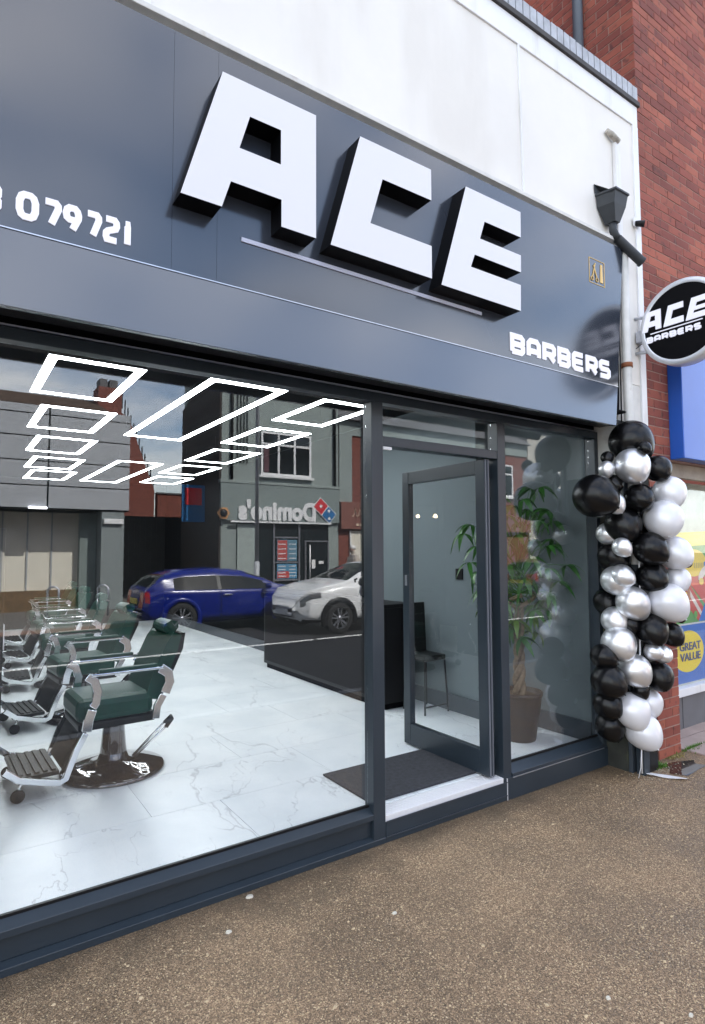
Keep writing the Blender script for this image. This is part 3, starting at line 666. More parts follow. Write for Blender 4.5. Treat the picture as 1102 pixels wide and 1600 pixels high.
# post stubs left of the balloons
g1 = thing('meter_box', 'narrow grey upright box at the foot of the balloon column', 'box', (4.27, 2.5, 0))
B(4.215, 4.29, 2.46, 2.52, 0, .30).build('box_cover', M_frame, g1, bevel=.004); B(4.295, 4.42, 2.47, 2.565, 0, .26).build('box_body', M_black, g1, bevel=.004)

# =================================================================== CEILING LIGHTS
def led(x0, x1, y0, y1, label, drop=2.885):
    t_ = thing('ceiling_light', label, 'ceiling light', ((x0 + x1) / 2, (y0 + y1) / 2, 3.05), 'rectangular light frames on the black ceiling')
    w_ = .058; z0, z1 = drop, drop + .004
    mb = MB().box(x0, x1, y0, y0 + w_, z0, z1).box(x0, x1, y1 - w_, y1, z0, z1).box(x0, x0 + w_, y0 + w_, y1 - w_, z0, z1).box(x1 - w_, x1, y0 + w_, y1 - w_, z0, z1)
    mb.build('light_strip', M_led, t_)
    z0, z1 = drop + .0042, drop + .03
    MB().box(x0, x1, y0, y0 + w_, z0, z1).box(x0, x1, y1 - w_, y1, z0, z1).box(x0, x0 + w_, y0 + w_, y1 - w_, z0, z1).box(x1 - w_, x1, y0 + w_, y1 - w_, z0, z1).build('housing', M_black, t_)
    h = MB()
    for x in (x0 + .02, x1 - .02):
        for y in (y0 + .02, y1 - .02): h.tube([(x, y, z1), (x, y, 3.05)], .0015, 4)
    h.build('hanging_wire', M_black, t_)
    return t_
sk = .05
leds = [(.50, 1.11, 4.16, 5.22, 'white light frame nearest the window at the left'), (.63, 1.25, 5.65, 6.74, 'second white light frame of the left row counted from the window'),
        (.77, 1.39, 7.20, 8.35, 'third white light frame of the left row counted from the window'), (.91, 1.55, 8.82, 10.0, 'fourth white light frame of the left row counted from the window'),
        (1.04, 1.69, 10.32, 11.58, 'farthest white light frame of the left row'), (1.55, 2.18, 4.10, 6.68, 'longest white light frame in the middle row near the window'),
        (1.93, 2.56, 8.62, 11.5, 'long white light frame at the back of the middle row'), (2.55, 3.12, 4.16, 5.12, 'white light frame cut off by the door mullion'),
        (2.60, 3.21, 5.50, 6.55, 'white light frame overlapping the reflected upstairs window'), (2.70, 3.33, 7.0, 8.12, 'third white light frame back in the right row'),
        (2.79, 3.42, 8.56, 9.66, 'fourth white light frame back in the right row'), (2.89, 3.54, 10.12, 11.2, 'farthest white light frame of the right row')]
for l in leds: led(*l)

# =================================================================== COUNTER, CHAIR, STATION
ct = thing('reception_counter', 'long black reception counter along the right wall behind the door', 'counter', (3.55, 5.7, FZ))
B(3.39, 3.72, 4.46, 7.0, FZ + .06, 1.09).build('counter_body', M_black, ct, bevel=.004)
B(3.42, 3.71, 4.49, 6.97, FZ, FZ + .0595).build('kick_plate', M_fdark, ct)
B(3.37, 3.73, 4.44, 7.02, 1.0905, 1.125).build('counter_top', mat('counter_stone', (.008, .008, .009), .5, spec=.2), ct, bevel=.004)
B(3.383, 3.3895, 4.5, 6.96, FZ + .1, 1.05).build('front_panel', mat('counter_panel', (.004, .0035, .0035), .6, spec=.15), ct, bevel=.003)
st = thing('waiting_chair', 'thin legged black chair at the end of the reception counter', 'chair', (3.72, 4.28, FZ))
B(3.60, 3.86, 4.14, 4.42, FZ + .47, FZ + .52).build('seat', M_blkleather, st, bevel=.012)
MB().prism([(4.40, FZ + .5), (4.44, FZ + .5), (4.46, FZ + .98), (4.425, FZ + .98)], lambda u, v_, d: (d, u, v_), 3.61, 3.85).build('backrest', M_blkleather, st, bevel=.01)
for x in (3.61, 3.85):
    for y in (4.15, 4.41): MB().tube([(x, y, FZ + .47), (x + (.02 if x > 3.7 else -.02), y + (.02 if y > 4.3 else -.02), FZ)], .009, 8).build('leg', M_black, st)
B(3.60, 3.86, 4.135, 4.149, FZ + .06, FZ + .072).build('stretcher', M_black, st)
ws = thing('mirror_station', 'dark barber mirror station at the left edge of the window', 'workstation', (.0, 3.45, FZ))
B(-.30, .24, 3.36, 3.44, FZ, 1.75).build('side_panel', M_dkw, ws, bevel=.004)
B(-.28, .238, 3.20, 3.52, .995, 1.02).build('shelf', M_dchrome, ws, bevel=.003)
B(.241, .246, 3.37, 3.43, 1.16, 1.28).build('notice', M_white, ws)
for i, y in enumerate((4.36, 5.92, 7.48, 9.04, 10.6)):
    wt = thing('mirror_station', 'dark wall mirror unit facing the %s barber chair from the window' % ['first', 'second', 'third', 'fourth', 'fifth'][i], 'workstation', (-.35, y, FZ), 'mirror stations facing the barber chairs')
    B(-.52, -.48, y - .55, y + .55, .6, 2.5).build('mirror_back', M_dkw, wt)
    B(-.479, -.474, y - .45, y + .45, .95, 2.35).build('mirror', mat('mirror_glass', (.8, .8, .8), .03, 1), wt)
    B(-.479, -.15, y - .5, y + .5, .86, .90).build('shelf', M_dchrome, wt, bevel=.003)
    B(-.47, -.2, y - .45, y + .45, FZ, .859).build('cabinet', M_black, wt, bevel=.003)
for i, (y, z) in enumerate(((6.74, 2.13), (6.36, 2.11))):
    s2 = thing('wall_lamp', ['warm glowing bulb left in the door glass reflection', 'warm glowing bulb right in the door glass reflection'][i], 'lamp', (-.2 + .35, y, z))
    MB().sphere((.2, y, z), .03, 12, 8).build('bulb', M_bulb, s2); MB().tube([(.2, y, z + .03), (.2, y, 3.05)], .004, 6).build('flex', M_black, s2)

# barber chair, built at the origin facing -X
def make_barber():
    r = thing('barber_chair', 'nearest green leather barber chair with chrome arms beside the window', 'barber chair', (0, 0, 0), 'green barber chairs in a row')
    MB().lathe([(.0, .0), (.335, 0), (.34, .012), (.325, .028), (.22, .045), (.13, .062), (.10, .085), (.085, .13)], 48).build('base', M_dchrome, r, local=True)
    MB().lathe([(.092, .08), (.080, .18), (.070, .30), (.078, .36), (.0, .36)], 32).build('column', M_dchrome, r, local=True)
    B(-.20, .22, -.20, .20, .34, .40).build('seat_frame', M_black, r, bevel=.01, local=True)
    B(-.285, .20, -.235, .235, .395, .545).build('seat', M_green, r, bevel=.045, local=True)
    B(-.27, .20, -.22, .22, .345, .394).build('seat_base', M_blkleather, r, bevel=.012, local=True)
    bk = MB(); f = lambda u, v_, d: (u, d, v_)
    bk.prism([(.14, .50), (.23, .48), (.28, .60), (.36, .80), (.385, .90), (.33, .92), (.285, .86), (.20, .68)], f, -.225, .225)
    bo = bk.build('backrest', M_green, r, bevel=.03, local=True)
    bs = MB().prism([(.235, .49), (.26, .49), (.405, .80), (.42, .91), (.392, .91), (.285, .60)], f, -.20, .20).build('back_shell', M_blkleather, r, bevel=.01, local=True)
    MB().prism([(.29, .93), (.32, .90), (.37, .905), (.40, .94), (.395, .98), (.35, .995), (.30, .97)], f, -.12, .12).build('headrest', M_green, r, bevel=.022, local=True)
    MB().tube([(.37, .06, .89), (.37, .06, .94)], .008, 6).tube([(.37, -.06, .89), (.37, -.06, .94)], .008, 6).build('headrest_rod', M_chrome, r, local=True)
    for s in (-1, 1):
        y = s * .275; hv = (0, .024, 0)
        B(-.22, .24, y - .024, y + .024, .695, .712).build('armrest', M_chrome, r, bevel=.005, local=True)
        B(-.17, .20, y - .021, y + .021, .7125, .735).build('arm_pad', M_green, r, bevel=.009, local=True)
        def strap(pts, th=.012, wv=.024):
            m_ = MB(); n_ = len(pts); vs = []
            for i, (x, z) in enumerate(pts):
                a0 = Vector(pts[max(i - 1, 0)]); a1 = Vector(pts[min(i + 1, n_ - 1)]); d_ = (a1 - a0).normalized(); nn = Vector((-d_.y, d_.x)) * th
                for sy in (-1, 1):
                    vs.append((x + nn.x, y + sy * wv, z + nn.y)); vs.append((x - nn.x, y + sy * wv, z - nn.y))
            fs = []
            for i in range(n_ - 1):
                o_ = 4 * i; fs += [(o_, o_ + 4, o_ + 6, o_ + 2), (o_ + 1, o_ + 3, o_ + 7, o_ + 5), (o_, o_ + 1, o_ + 5, o_ + 4), (o_ + 2, o_ + 6, o_ + 7, o_ + 3)]
            fs += [(0, 2, 3, 1), (4 * n_ - 4, 4 * n_ - 3, 4 * n_ - 1, 4 * n_ - 2)]
            return m_.add(vs, fs)
        strap([(-.24, .70), (-.195, .665), (-.175, .60), (-.185, .53), (-.205, .505)], .026, .012).build('arm_strap', M_chrome, r, local=True, bevel=.003)
        strap([(-.205, .49), (-.225, .43), (-.235, .36)], .028, .014).build('arm_bracket', M_chrome, r, local=True, bevel=.003)
        strap([(-.24, .35), (-.29, .26), (-.325, .17), (-.35, .10), (-.38, .085), (-.50, .115), (-.60, .145), (-.68, .21)], .019, .012).build('footrest_arm', M_chrome, r, local=True, bevel=.003)
        strap([(.22, .70), (.275, .66), (.285, .60), (.255, .53)], .032, .012).build('back_strap', M_chrome, r, local=True, bevel=.003)
        strap([(.245, .52), (.205, .45), (.195, .37)], .024, .012).build('back_bracket', M_chrome, r, local=True, bevel=.003)
    mb = MB().box(-.62, -.38, -.25, .25, .125, .15)
    for i in range(5): mb.box(-.60 + i * .045, -.575 + i * .045, -.23, .23, .1505, .160)
    mb.build('footplate', M_blkleather, r, local=True, bevel=.003)
    MB().prism([(-.25, .37), (-.21, .36), (-.30, .12), (-.36, .13)], f, -.20, .20).build('calf_pad', M_blkleather, r, local=True, bevel=.01)
    for s in (-1, 1):
        c_ = MB().tube([(-.58, s * .24, .13), (-.60, s * .24, .05)], .008, 8).build('caster_stem', M_chrome, r, local=True)
        MB().lathe([(0, -.014), (.036, -.014), (.04, 0), (.036, .014), (0, .014)], 20, (-.60, s * .24, .042), 'y').build('caster', M_black, r, local=True)
    MB().tube([(.10, -.10, .10), (.31, -.20, .34)], .008, 8).tube([(.07, -.16, .09), (.28, -.26, .31)], .008, 8).build('pump_lever', M_chrome, r, local=True)
    MB().tube([(.285, -.19, .31), (.325, -.205, .35), (.315, -.25, .345), (.27, -.265, .30)], .014, 10).build('lever_grip', M_black, r, local=True)
    return r
bc = make_barber(); index_kids()
labs = [None, 'second green barber chair from the window, just behind the nearest one', 'third green barber chair from the window in the row', 'fourth green barber chair from the window in the row', 'farthest green barber chair of the row at the back']
for i, y in enumerate((4.36, 5.92, 7.48, 9.04, 10.6)):
    c = bc if i == 0 else copy_tree(bc)
    c.location = (.985 + .095 * i, y, FZ); c.rotation_euler = (0, 0, R([2, 5, -3, 4, 0][i]))
    if i: c['label'] = labs[i]

# =================================================================== POTTED TREE
PX, PY = 3.78, 3.22
pt = thing('potted_plant', 'potted money tree with braided trunk behind the right window', 'plant', (PX, PY, FZ))
MB().lathe([(0, 0), (.118, 0), (.122, .01), (.150, .20), (.155, .205), (.170, .34), (.178, .345), (.178, .372), (.166, .372), (.160, .33), (0, .33)], 40, (PX, PY, FZ)).build('pot', M_pot, pt)
MB().lathe([(0, .345), (.10, .348), (.158, .335)], 24, (PX, PY, FZ)).build('soil', M_soil, pt)
for k in range(3):
    pts = []; rr = []
    for i in range(40):
        h = i / 39; a_ = 2 * math.pi * (k / 3 + h * 2.3); q = .030 * (1 - .35 * h) + (max(0, h - .86) * .9)
        pts.append((PX + q * math.cos(a_) + .02 * h, PY + q * math.sin(a_), FZ + .33 + h * .80)); rr.append(.026 - .010 * h)
    MB().tube(pts, rr, 10).build('trunk', M_bark, pt)
def leaflet(mb, L_, wd_, az, droop):
    pts = []; n_ = 6
    for i in range(n_ + 1):
        t_ = i / n_; w2 = wd_ * math.sin(math.pi * min(1, t_ ** .75)) * .5 + .0008
        r_ = L_ * (t_ - .25 * t_ * t_ * droop); z = -L_ * droop * t_ * t_ * .9
        for s in (-1, 0, 1):
            x = r_ * math.cos(az) - s * w2 * math.sin(az); y = r_ * math.sin(az) + s * w2 * math.cos(az); pts.append((x, y, z + (.12 * w2 if s else -.10 * w2)))
    fs = []
    for i in range(n_):
        o_ = 3 * i; fs += [(o_, o_ + 3, o_ + 4, o_ + 1), (o_ + 1, o_ + 4, o_ + 5, o_ + 2)]
    mb.add(pts, fs, 0, True)
leafm = []
for q in range(6):
    mb = MB(); k = random.choice((5, 6, 7))
    for i in range(k): leaflet(mb, random.uniform(.12, .19), random.uniform(.032, .046), 2 * math.pi * i / k * .8 + random.uniform(-.2, .2), random.uniform(.6, 1.15))
    leafm.append(mb)
lm = [b.mesh('leaf', M_leaf) for b in leafm]; lm2 = [b.mesh('leaf', M_leaf2) for b in leafm[:2]]
top = Vector((PX + .02, PY, FZ + 1.13))
for i in range(64):
    a_ = i * 2.399; t_ = (i + .5) / 64
    hgt = FZ + 1.95 - 1.15 * t_ ** 1.1 + random.uniform(-.06, .06); rad = (.13 + .34 * math.sin(math.pi * min(1, t_ * .9 + .12))) * random.uniform(.7, 1.05)
    tip = Vector((PX + rad * math.cos(a_), PY + rad * math.sin(a_) * .8, hgt))
    if tip.x > 4.06: tip.x = 4.06
    if tip.y < 2.92: tip.y = 2.92
    base = top + Vector((0, 0, max(0, (hgt - top.z) * .35)))
    mid = base.lerp(tip, .55) + Vector((0, 0, .07))
    MB().tube([base, mid, tip], [.006, .0035, .002], 5, cap=False).build('stem', M_leaf, pt)
    young = hgt < 1.35 and i % 3 == 0
    place('leaf', random.choice(lm2 if young else lm), pt, tip, rot=(random.uniform(-.3, .3), random.uniform(-.1, .6), a_ - .9), label='yellow green young leaf' if young else None)

# =================================================================== BALLOONS
bl = thing('balloon_column', 'tall column of black, chrome and pearl balloons tied at the shop corner', 'balloons', (4.2, 2.45, 0))
def bmesh_(m):
    prof = []
    for i in range(25):
        th = math.pi * i / 24; z = -math.cos(th); r_ = math.sin(th) * (1.0 - .20 * max(0, -z) ** 1.4)
        prof.append((max(r_, .001), z * (1.0 if z > 0 else 1.16)))
    mb = MB().lathe(prof, 36)
    mb.lathe([(.02, -1.15), (.055, -1.21), (.03, -1.20)], 10)
    return mb.mesh('balloon', m)
BM = {'k': bmesh_(M_bblack), 's': bmesh_(M_bchrome), 'p': bmesh_(M_bpearl)}
LB = {'k': 'glossy black balloon', 's': 'chrome silver balloon', 'p': 'pale pearl balloon'}
BD = 4.32
bal = [(986, 690, 33, 'k', .06), (1007, 700, 10.5, 'k', -.16), (988, 728, 27, 's', -.08), (949, 715, 10, 'k', 0), (948, 733, 12.5, 's', -.06), (1028, 732, 20.5, 'k', 0),
       (959, 756, 14.5, 'k', -.02), (930, 775, 33, 'k', .02), (960, 786, 16.5, 's', -.14), (999, 778, 22.5, 'k', -.06), (1046, 769, 25, 'p', .02), (1037, 811, 29.5, 'p', -.04),
       (974, 820, 28, 'k', 0), (949, 834, 17, 's', .08), (972, 855, 14.7, 's', -.14), (1016, 857, 26, 'k', -.06), (1054, 864, 26, 'p', .02), (1070, 876, 11, 'k', .1),
       (962, 907, 22.5, 's', 0), (972, 900, 18, 's', -.06), (1019, 901, 24, 'k', 0), (1058, 905, 20, 'p', .06), (1044, 941, 29.5, 'p', -.04), (989, 942, 25, 's', -.05),
       (1062, 962, 10, 'k', .05), (961, 969, 21, 's', .02), (967, 1005, 26.5, 's', -.05), (1019, 984, 24.5, 'k', -.04), (1049, 991, 18.5, 'k', .04), (1021, 1018, 14, 's', -.05),
       (1036, 1022, 14, 's', -.03), (992, 1047, 25, 's', -.06), (1029, 1056, 22.5, 'k', .02), (951, 1064, 26, 'k', .03), (1001, 1079, 13.5, 'k', -.06), (1015, 1097, 20, 'p', .05),
       (988, 1110, 27, 'p', -.05), (1005, 1142, 27.5, 'p', -.03), (953, 1134, 22, 'k', 0), (943, 1026, 19, 'k', .06), (985, 975, 14, 'k', -.02), (960, 870, 25, 'k', .12),
       (985, 900, 24, 'k', .15), (990, 1010, 24, 'k', .12), (950, 940, 22, 'k', .18), (975, 1085, 24, 'k', .12), (1010, 820, 24, 'k', .14), (1020, 780, 20, 'k', .14), (950, 1100, 22, 'k', .1), (1000, 1050, 22, 'k', .16)]
for px, py, rp, kd, dz in bal:
    rv = ray(px, py); d_ = BD + dz + .05; p = Vector((rv.x, rv.y, rv.z)) * d_; p.z += H
    r_ = rp * d_ / F_PX
    if p.y + r_ > YF - .012 and p.x < 4.15:
        p = Vector((0, 0, H)) + (p - Vector((0, 0, H))) * .97
    c_ = Vector((4.28, 2.42, p.z)); dr_ = (c_ - p); dr_.z = random.uniform(-.1, .1)
    q = (-dr_).normalized().to_track_quat('Z', 'Y') if dr_.length > .02 else Vector((0, 0, 1)).to_track_quat('Z', 'Y')
    tilt = Vector((random.uniform(-.5, .5), random.uniform(.2, 1.0), random.uniform(.2, 1.1))).normalized().to_track_quat('Z', 'Y')
    place('balloon', BM[kd], bl, p, rot=tilt.to_euler(), scale=(r_, r_, r_ * random.uniform(1.0, 1.05)), label=LB[kd])
mb = MB().tube([(4.2, 2.47, .02), (4.19, 2.46, .6), (4.22, 2.45, 1.4), (4.2, 2.45, 2.5)], .006, 6)
mb.tube([(4.12, 2.45, .01), (4.135, 2.44, .08), (4.15, 2.44, .2)], .003, 6)
mb.build('tie_cord', M_thresh, bl)

# =================================================================== NEIGHBOUR BRICK BUILDING
nb = thing('brick_building', 'tall red brick building next door with a blue shop sign', 'building', (6.5, YW, 0))
NX0, NX1 = XR + .004, 4.93
B(NX0, NX1, YW - .001, YW + .5, 0, 2.36).box(NX0, 16, YW - .0015, YW + .5, 2.3605, 9.0).build('wall', M_mortar, nb)
B(NX0 - .0005, NX0 + .3, YW + .501, 9, 5.0, 8.99).build('side_wall', M_mortar, nb)
bw, bh, by = .215, .065, .010
me = B(-bw / 2, bw / 2, -by, by, -bh / 2, bh / 2).mesh('brick', M_brick); meh = B(-bw / 4 + .0025, bw / 4 - .0025, -by, by, -bh / 2, bh / 2).mesh('brick', M_brick)
rest = MB(); cnt = 0
cand = []
for row in range(120):
    z = .04 + row * .075
    x = NX0; half = row % 2
    xend = NX1 if z < 2.40 else 8.2
    first = True
    while x < xend - .02:
        L_ = (bw / 2 - .005) if (half and first) else bw
        first = False
        L_ = min(L_, xend - x)
        if L_ > .02: cand.append((x + L_ / 2, z, L_))
        x += L_ + .01
def vis(c): return (c[0] < 5.55 and 2.4 <= c[1] < 6.0) or (c[0] < NX1 and c[1] < 2.4)
cand.sort(key=lambda c: (not vis(c), math.hypot(c[0], c[1] - 2.4)))
for i, (x, z, L_) in enumerate(cand):
    yy = YW + .005 + random.uniform(-.0018, .0018)
    if i < 298 and vis((x, z, L_)) and (abs(L_ - bw) < .003 or abs(L_ - (bw / 2 - .005)) < .004):
        place('brick', me if L_ > .15 else meh, nb, (x, yy, z), rot=(R(random.uniform(-.4, .4)), 0, R(random.uniform(-.3, .3))))
    else: rest.box(x - L_ / 2, x + L_ / 2, yy - by, yy + by, z - bh / 2, z + bh / 2)
rest.build('brick', M_brick, nb, kind='stuff')
side = MB()
for row in range(52):
    z = 5.065 + row * .075; y = YW - .003 + (0 if row % 2 else 0); L_ = .1025 if row % 2 else .215
    while y < 8.5:
        side.box(NX0 - .004, NX0 + .0055, y, y + L_, z - bh / 2, z + bh / 2); y += L_ + .010; L_ = .215
side.build('side_brick', M_brick, nb, kind='stuff')
B(5.0, 5.12, YW + .30, YW + .48, 0, 2.36).build('reveal', M_mortar, nb)
B(4.9305, 16, YW + .05, YW + .10, 2.2405, 2.36).build('shutter_box', mat('stone_lintel', (.32, .27, .22), .7, var=.2), nb, bevel=.005)
sg = thing('blue_sign', 'plain bright blue box sign over the neighbouring shop window', 'shop sign', (6.5, YW, 2.8))
B(4.935, 15, YW - .12, YW - .003, 2.372, 3.42).build('sign_box', M_blue, sg, bevel=.006)
nw = thing('poster_window', 'neighbouring shop window filled with posters including yellow GREAT VALUE circle', 'shop window', (6.5, 2.9, 0))
NY = 2.86
B(4.94, 16, NY + .03, NY + .06, .38, 2.26).build('window_backing', mat('print_pale', (.55, .58, .52), .6, var=.25, vscale=2.5), nw)
B(4.94, 16, NY + .025, NY + .0295, .40, .93).build('blue_poster', M_posterb, nw)
cmid = onY(1080, 1018, NY)
MB().add([(cmid.x + .285 * math.cos(k * math.pi / 24), NY + .0235, cmid.z + .19 * math.sin(k * math.pi / 24)) for k in range(48)], [tuple(range(48))]).build('yellow_circle', M_yel, nw)
for i, tx in enumerate(('GREAT', 'VALUE')):
    tm = text_mesh(tx, .100, M_navy, offset=.0018, extrude=.002, align='CENTER')
    place('lettering', tm, nw, (cmid.x + .03, NY + .019, cmid.z + .012 - i * .095), rot=(R(90), 0, 0), scale=(1.25, 1, 1))
# food poster: coloured print blocks and wedges
PZ0, PZ1 = .945, 1.75
food = [((4.94, .945), (7.5, .945), (7.5, 1.75), (4.94, 1.62), (.10, .36, .07))]
ypr = NY + .0245
def flat(pts, c, nm, k):
    m_ = mat('print_' + nm, c, .45)
    MB().add([(x, ypr - .0004 * k, z) for x, z in pts], [tuple(range(len(pts)))]).build('print_shape', m_, nw)
flat([(4.94, .94), (7.6, .94), (7.6, 1.78), (4.94, 1.62)], (.12, .36, .08), 'green', 0)
flat([(5.5, 1.64), (7.6, 1.74), (7.6, 1.86), (5.5, 1.78)], (.80, .72, .05), 'yellow', 1)
flat([(5.35, 1.40), (5.55, 1.55), (6.15, .98), (5.95, .95)], (.60, .06, .04), 'red', 2)
flat([(5.50, 1.50), (5.53, 1.53), (6.05, 1.0), (6.01, .98)], (.75, .68, .60), 'cream', 3)
flat([(5.75, 1.35), (5.95, 1.50), (6.45, 1.05), (6.25, .98)], (.62, .07, .05), 'red', 4)
flat([(5.95, .945), (6.1, 1.13), (6.35, 1.20), (6.6, 1.13), (6.7, .945)], (.03, .18, .60), 'bluedome', 5)
flat([(5.9 + .24 * math.cos(k * math.pi / 12), 1.50 + .13 * math.sin(k * math.pi / 12)) for k in range(24)], (.85, .62, .02), 'sunyellow', 6)
flat([(5.40, 1.12), (5.55, 1.22), (5.72, 1.10), (5.55, 1.0)], (.55, .70, .30), 'lime', 7)
for i in range(6): flat([(5.9 + i * .035, 1.45), (5.92 + i * .035, 1.45), (5.92 + i * .035, 1.50), (5.9 + i * .035, 1.50)], (.45, .35, .05), 'ochre', 8)
rp = random.Random(5)
for i in range(26):
    cx_, cz_ = rp.uniform(5.3, 6.7), rp.uniform(.98, 1.6); a_ = rp.uniform(0, 3.1); s1, s2 = rp.uniform(.03, .11), rp.uniform(.02, .05)
    cc = rp.choice([((.60, .06, .04), 'red'), ((.12, .40, .07), 'leafgreen'), ((.80, .62, .08), 'yellow2'), ((.75, .70, .62), 'cream'), ((.03, .16, .5), 'blue2'), ((.45, .18, .08), 'brown')])
    pts = [(cx_ + s1 * math.cos(t_) * math.cos(a_) - s2 * math.sin(t_) * math.sin(a_), cz_ + s1 * math.cos(t_) * math.sin(a_) + s2 * math.sin(t_) * math.cos(a_)) for t_ in [k * math.pi / 5 for k in range(10)]]
    flat(pts, *cc, 10 + i * .3)
flat([(5.35, .925), (7.6, .925), (7.6, .94), (5.35, .94)], (.7, .7, .7), 'paleline', 6)
B(4.94, 16, NY, NY + .006, .38, 2.24).build('window_pane', M_pane, nw)
B(4.94, 16, NY - .04, NY + .06, .31, .38).build('sill', M_white, nw, bevel=.004)
for i in range(8): B(4.94 + i * .62, 5.545 + i * .62, NY + .0, NY + .06, 0.005, .3095).build('stall_tile', mat('grey_riser', (.13, .13, .14), .6, var=.1), nw, bevel=.002)
B(4.9305, 4.9395, YW + .06, NY + .05, .0, 2.24).build('jamb', mat('jamb_brown', (.10, .07, .06), .7), nw)
npip = thing('rainwater_pipe', 'grey blue rainwater pipe on the shaded brick side wall above the coping', 'drainpipe', (4.55, 3.0, 5.3))
MB().tube([(4.54, 3.04, 5.25), (4.54, 3.04, 8.9)], .045, 16).build('pipe', mat('pipe_grey', (.10, .12, .15), .5), npip)
for z in (5.9, 7.4): MB().tube([(4.54, 3.04, z), (4.54, 3.04, z + .04)], .053, 16).build('bracket', M_hop, npip)

# =================================================================== GROUND DETAILS
mb = MB()
for i in range(3800):
    x = random.uniform(-.5, 6.0); y = random.uniform(-.05, 2.62); r_ = random.uniform(.0025, .0055) * (1.7 if random.random() < .08 else 1)
    a_ = random.random() * 6.28; n_ = 5
    ps = [(x + r_ * random.uniform(.7, 1.4) * math.cos(a_ + 2 * math.pi * k / n_), y + r_ * random.uniform(.6, 1.1) * math.sin(a_ + 2 * math.pi * k / n_)) for k in range(n_)]
    hh = r_ * .45
    mb.add([(q_[0], q_[1], -.001) for q_ in ps] + [(x + (q_[0] - x) * .7, y + (q_[1] - y) * .7, hh) for q_ in ps], [(k, (k + 1) % n_, n_ + (k + 1) % n_, n_ + k) for k in range(n_)] + [tuple(range(n_, 2 * n_))])
mb.build('loose_chippings', M_chip, kind='stuff')
for i, (px, py, r_, lb) in enumerate([(357, 1457, .016, 'pale flat stone chip on the pavement below the large window'), (617, 1427, .013, 'yellowish stone chip on the pavement below the door'), (950, 1560, .012, 'small white stone chip near the bottom right of the pavement'), (1080, 1587, .012, 'white stone chip in the bottom right corner of the pavement'), (387, 1398, .02, 'thin pale flake lying against the foot of the window plinth')]):
    g_ = onZ(px, py, 0); g_.y = min(g_.y, YF - .05)
    s3 = MB(); n_ = 7; ps = [(r_ * random.uniform(.7, 1.25) * math.cos(2 * math.pi * k / n_), r_ * .7 * random.uniform(.7, 1.2) * math.sin(2 * math.pi * k / n_)) for k in range(n_)]
    s3.add([(g_.x + a_, g_.y + b_2, -.001) for a_, b_2 in ps] + [(g_.x + a_ * .75, g_.y + b_2 * .75, r_ * .4) for a_, b_2 in ps], [(k, (k + 1) % n_, n_ + (k + 1) % n_, n_ + k) for k in range(n_)] + [tuple(range(n_, 2 * n_))])
    s3.build('stone_chip', mat('pale_chip', (.6, .56, .47), .6), label=lb, cat='stone')
def blob(cx_, cy_, rx, ry, z, seed, n_=36):
    rnd = random.Random(seed); ph = [rnd.uniform(0, 6.28) for _ in range(4)]
    return [(cx_ + rx * (1 + .22 * math.sin(2 * a_ + ph[0]) + .12 * math.sin(5 * a_ + ph[1])) * math.cos(a_), cy_ + ry * (1 + .2 * math.sin(3 * a_ + ph[2])) * math.sin(a_), z) for a_ in [2 * math.pi * k / n_ for k in range(n_)]]
for i, (cx_, cy_, rx, ry) in enumerate([(4.62, 2.38, .22, .10)]):
    MB().add(blob(cx_, cy_, rx, ry, .0035, i), [tuple(range(36))]).build('puddle', M_puddle, label='shallow puddle on the pavement below the balloon column', cat='puddle')
a0 = onZ(1000, 1209, 0); a1 = onZ(1074, 1219, 0); d_ = (a1 - a0).normalized(); nn = Vector((-d_.y, d_.x, 0)) * .030
ps = []
for i in range(9):
    t_ = i / 8; p = a0.lerp(a1, t_); wv = nn * (math.sin(math.pi * (t_ * .86 + .07)) ** .6) ; ps.append((p, wv))
mb = MB(); vs = []
for i, (p, wv) in enumerate(ps): vs += [tuple(p + wv + Vector((0, 0, .008))), tuple(p - wv + Vector((0, 0, .012 + .004 * math.sin(i))))]
mb.add(vs, [(2 * i, 2 * i + 1, 2 * i + 3, 2 * i + 2) for i in range(8)]); o = mb.build('plastic_strip', M_white, label='white torn plastic strip lying across the puddle', cat='litter')
sm_ = o.modifiers.new('solid', 'SOLIDIFY'); sm_.thickness = .003
mb = MB()
for i in range(170):
    x = random.gauss(4.38, .16); y = min(random.gauss(2.46, .05), 2.55); r_ = random.uniform(.004, .011); a_ = random.random() * 3.14
    c2, s2_ = math.cos(a_), math.sin(a_); z = random.uniform(.001, .007)
    mb.add([(x + r_ * c2, y + r_ * s2_, z), (x - r_ * .5 * s2_, y + r_ * .5 * c2, z + .003), (x - r_ * c2, y - r_ * s2_, z), (x + r_ * .5 * s2_, y - r_ * .5 * c2, z + .002)], [(0, 1, 2, 3)])
mb.build('leaf_litter', mat('dry_petals', (.55, .50, .38), .8, var=.4, vscale=60), kind='stuff')
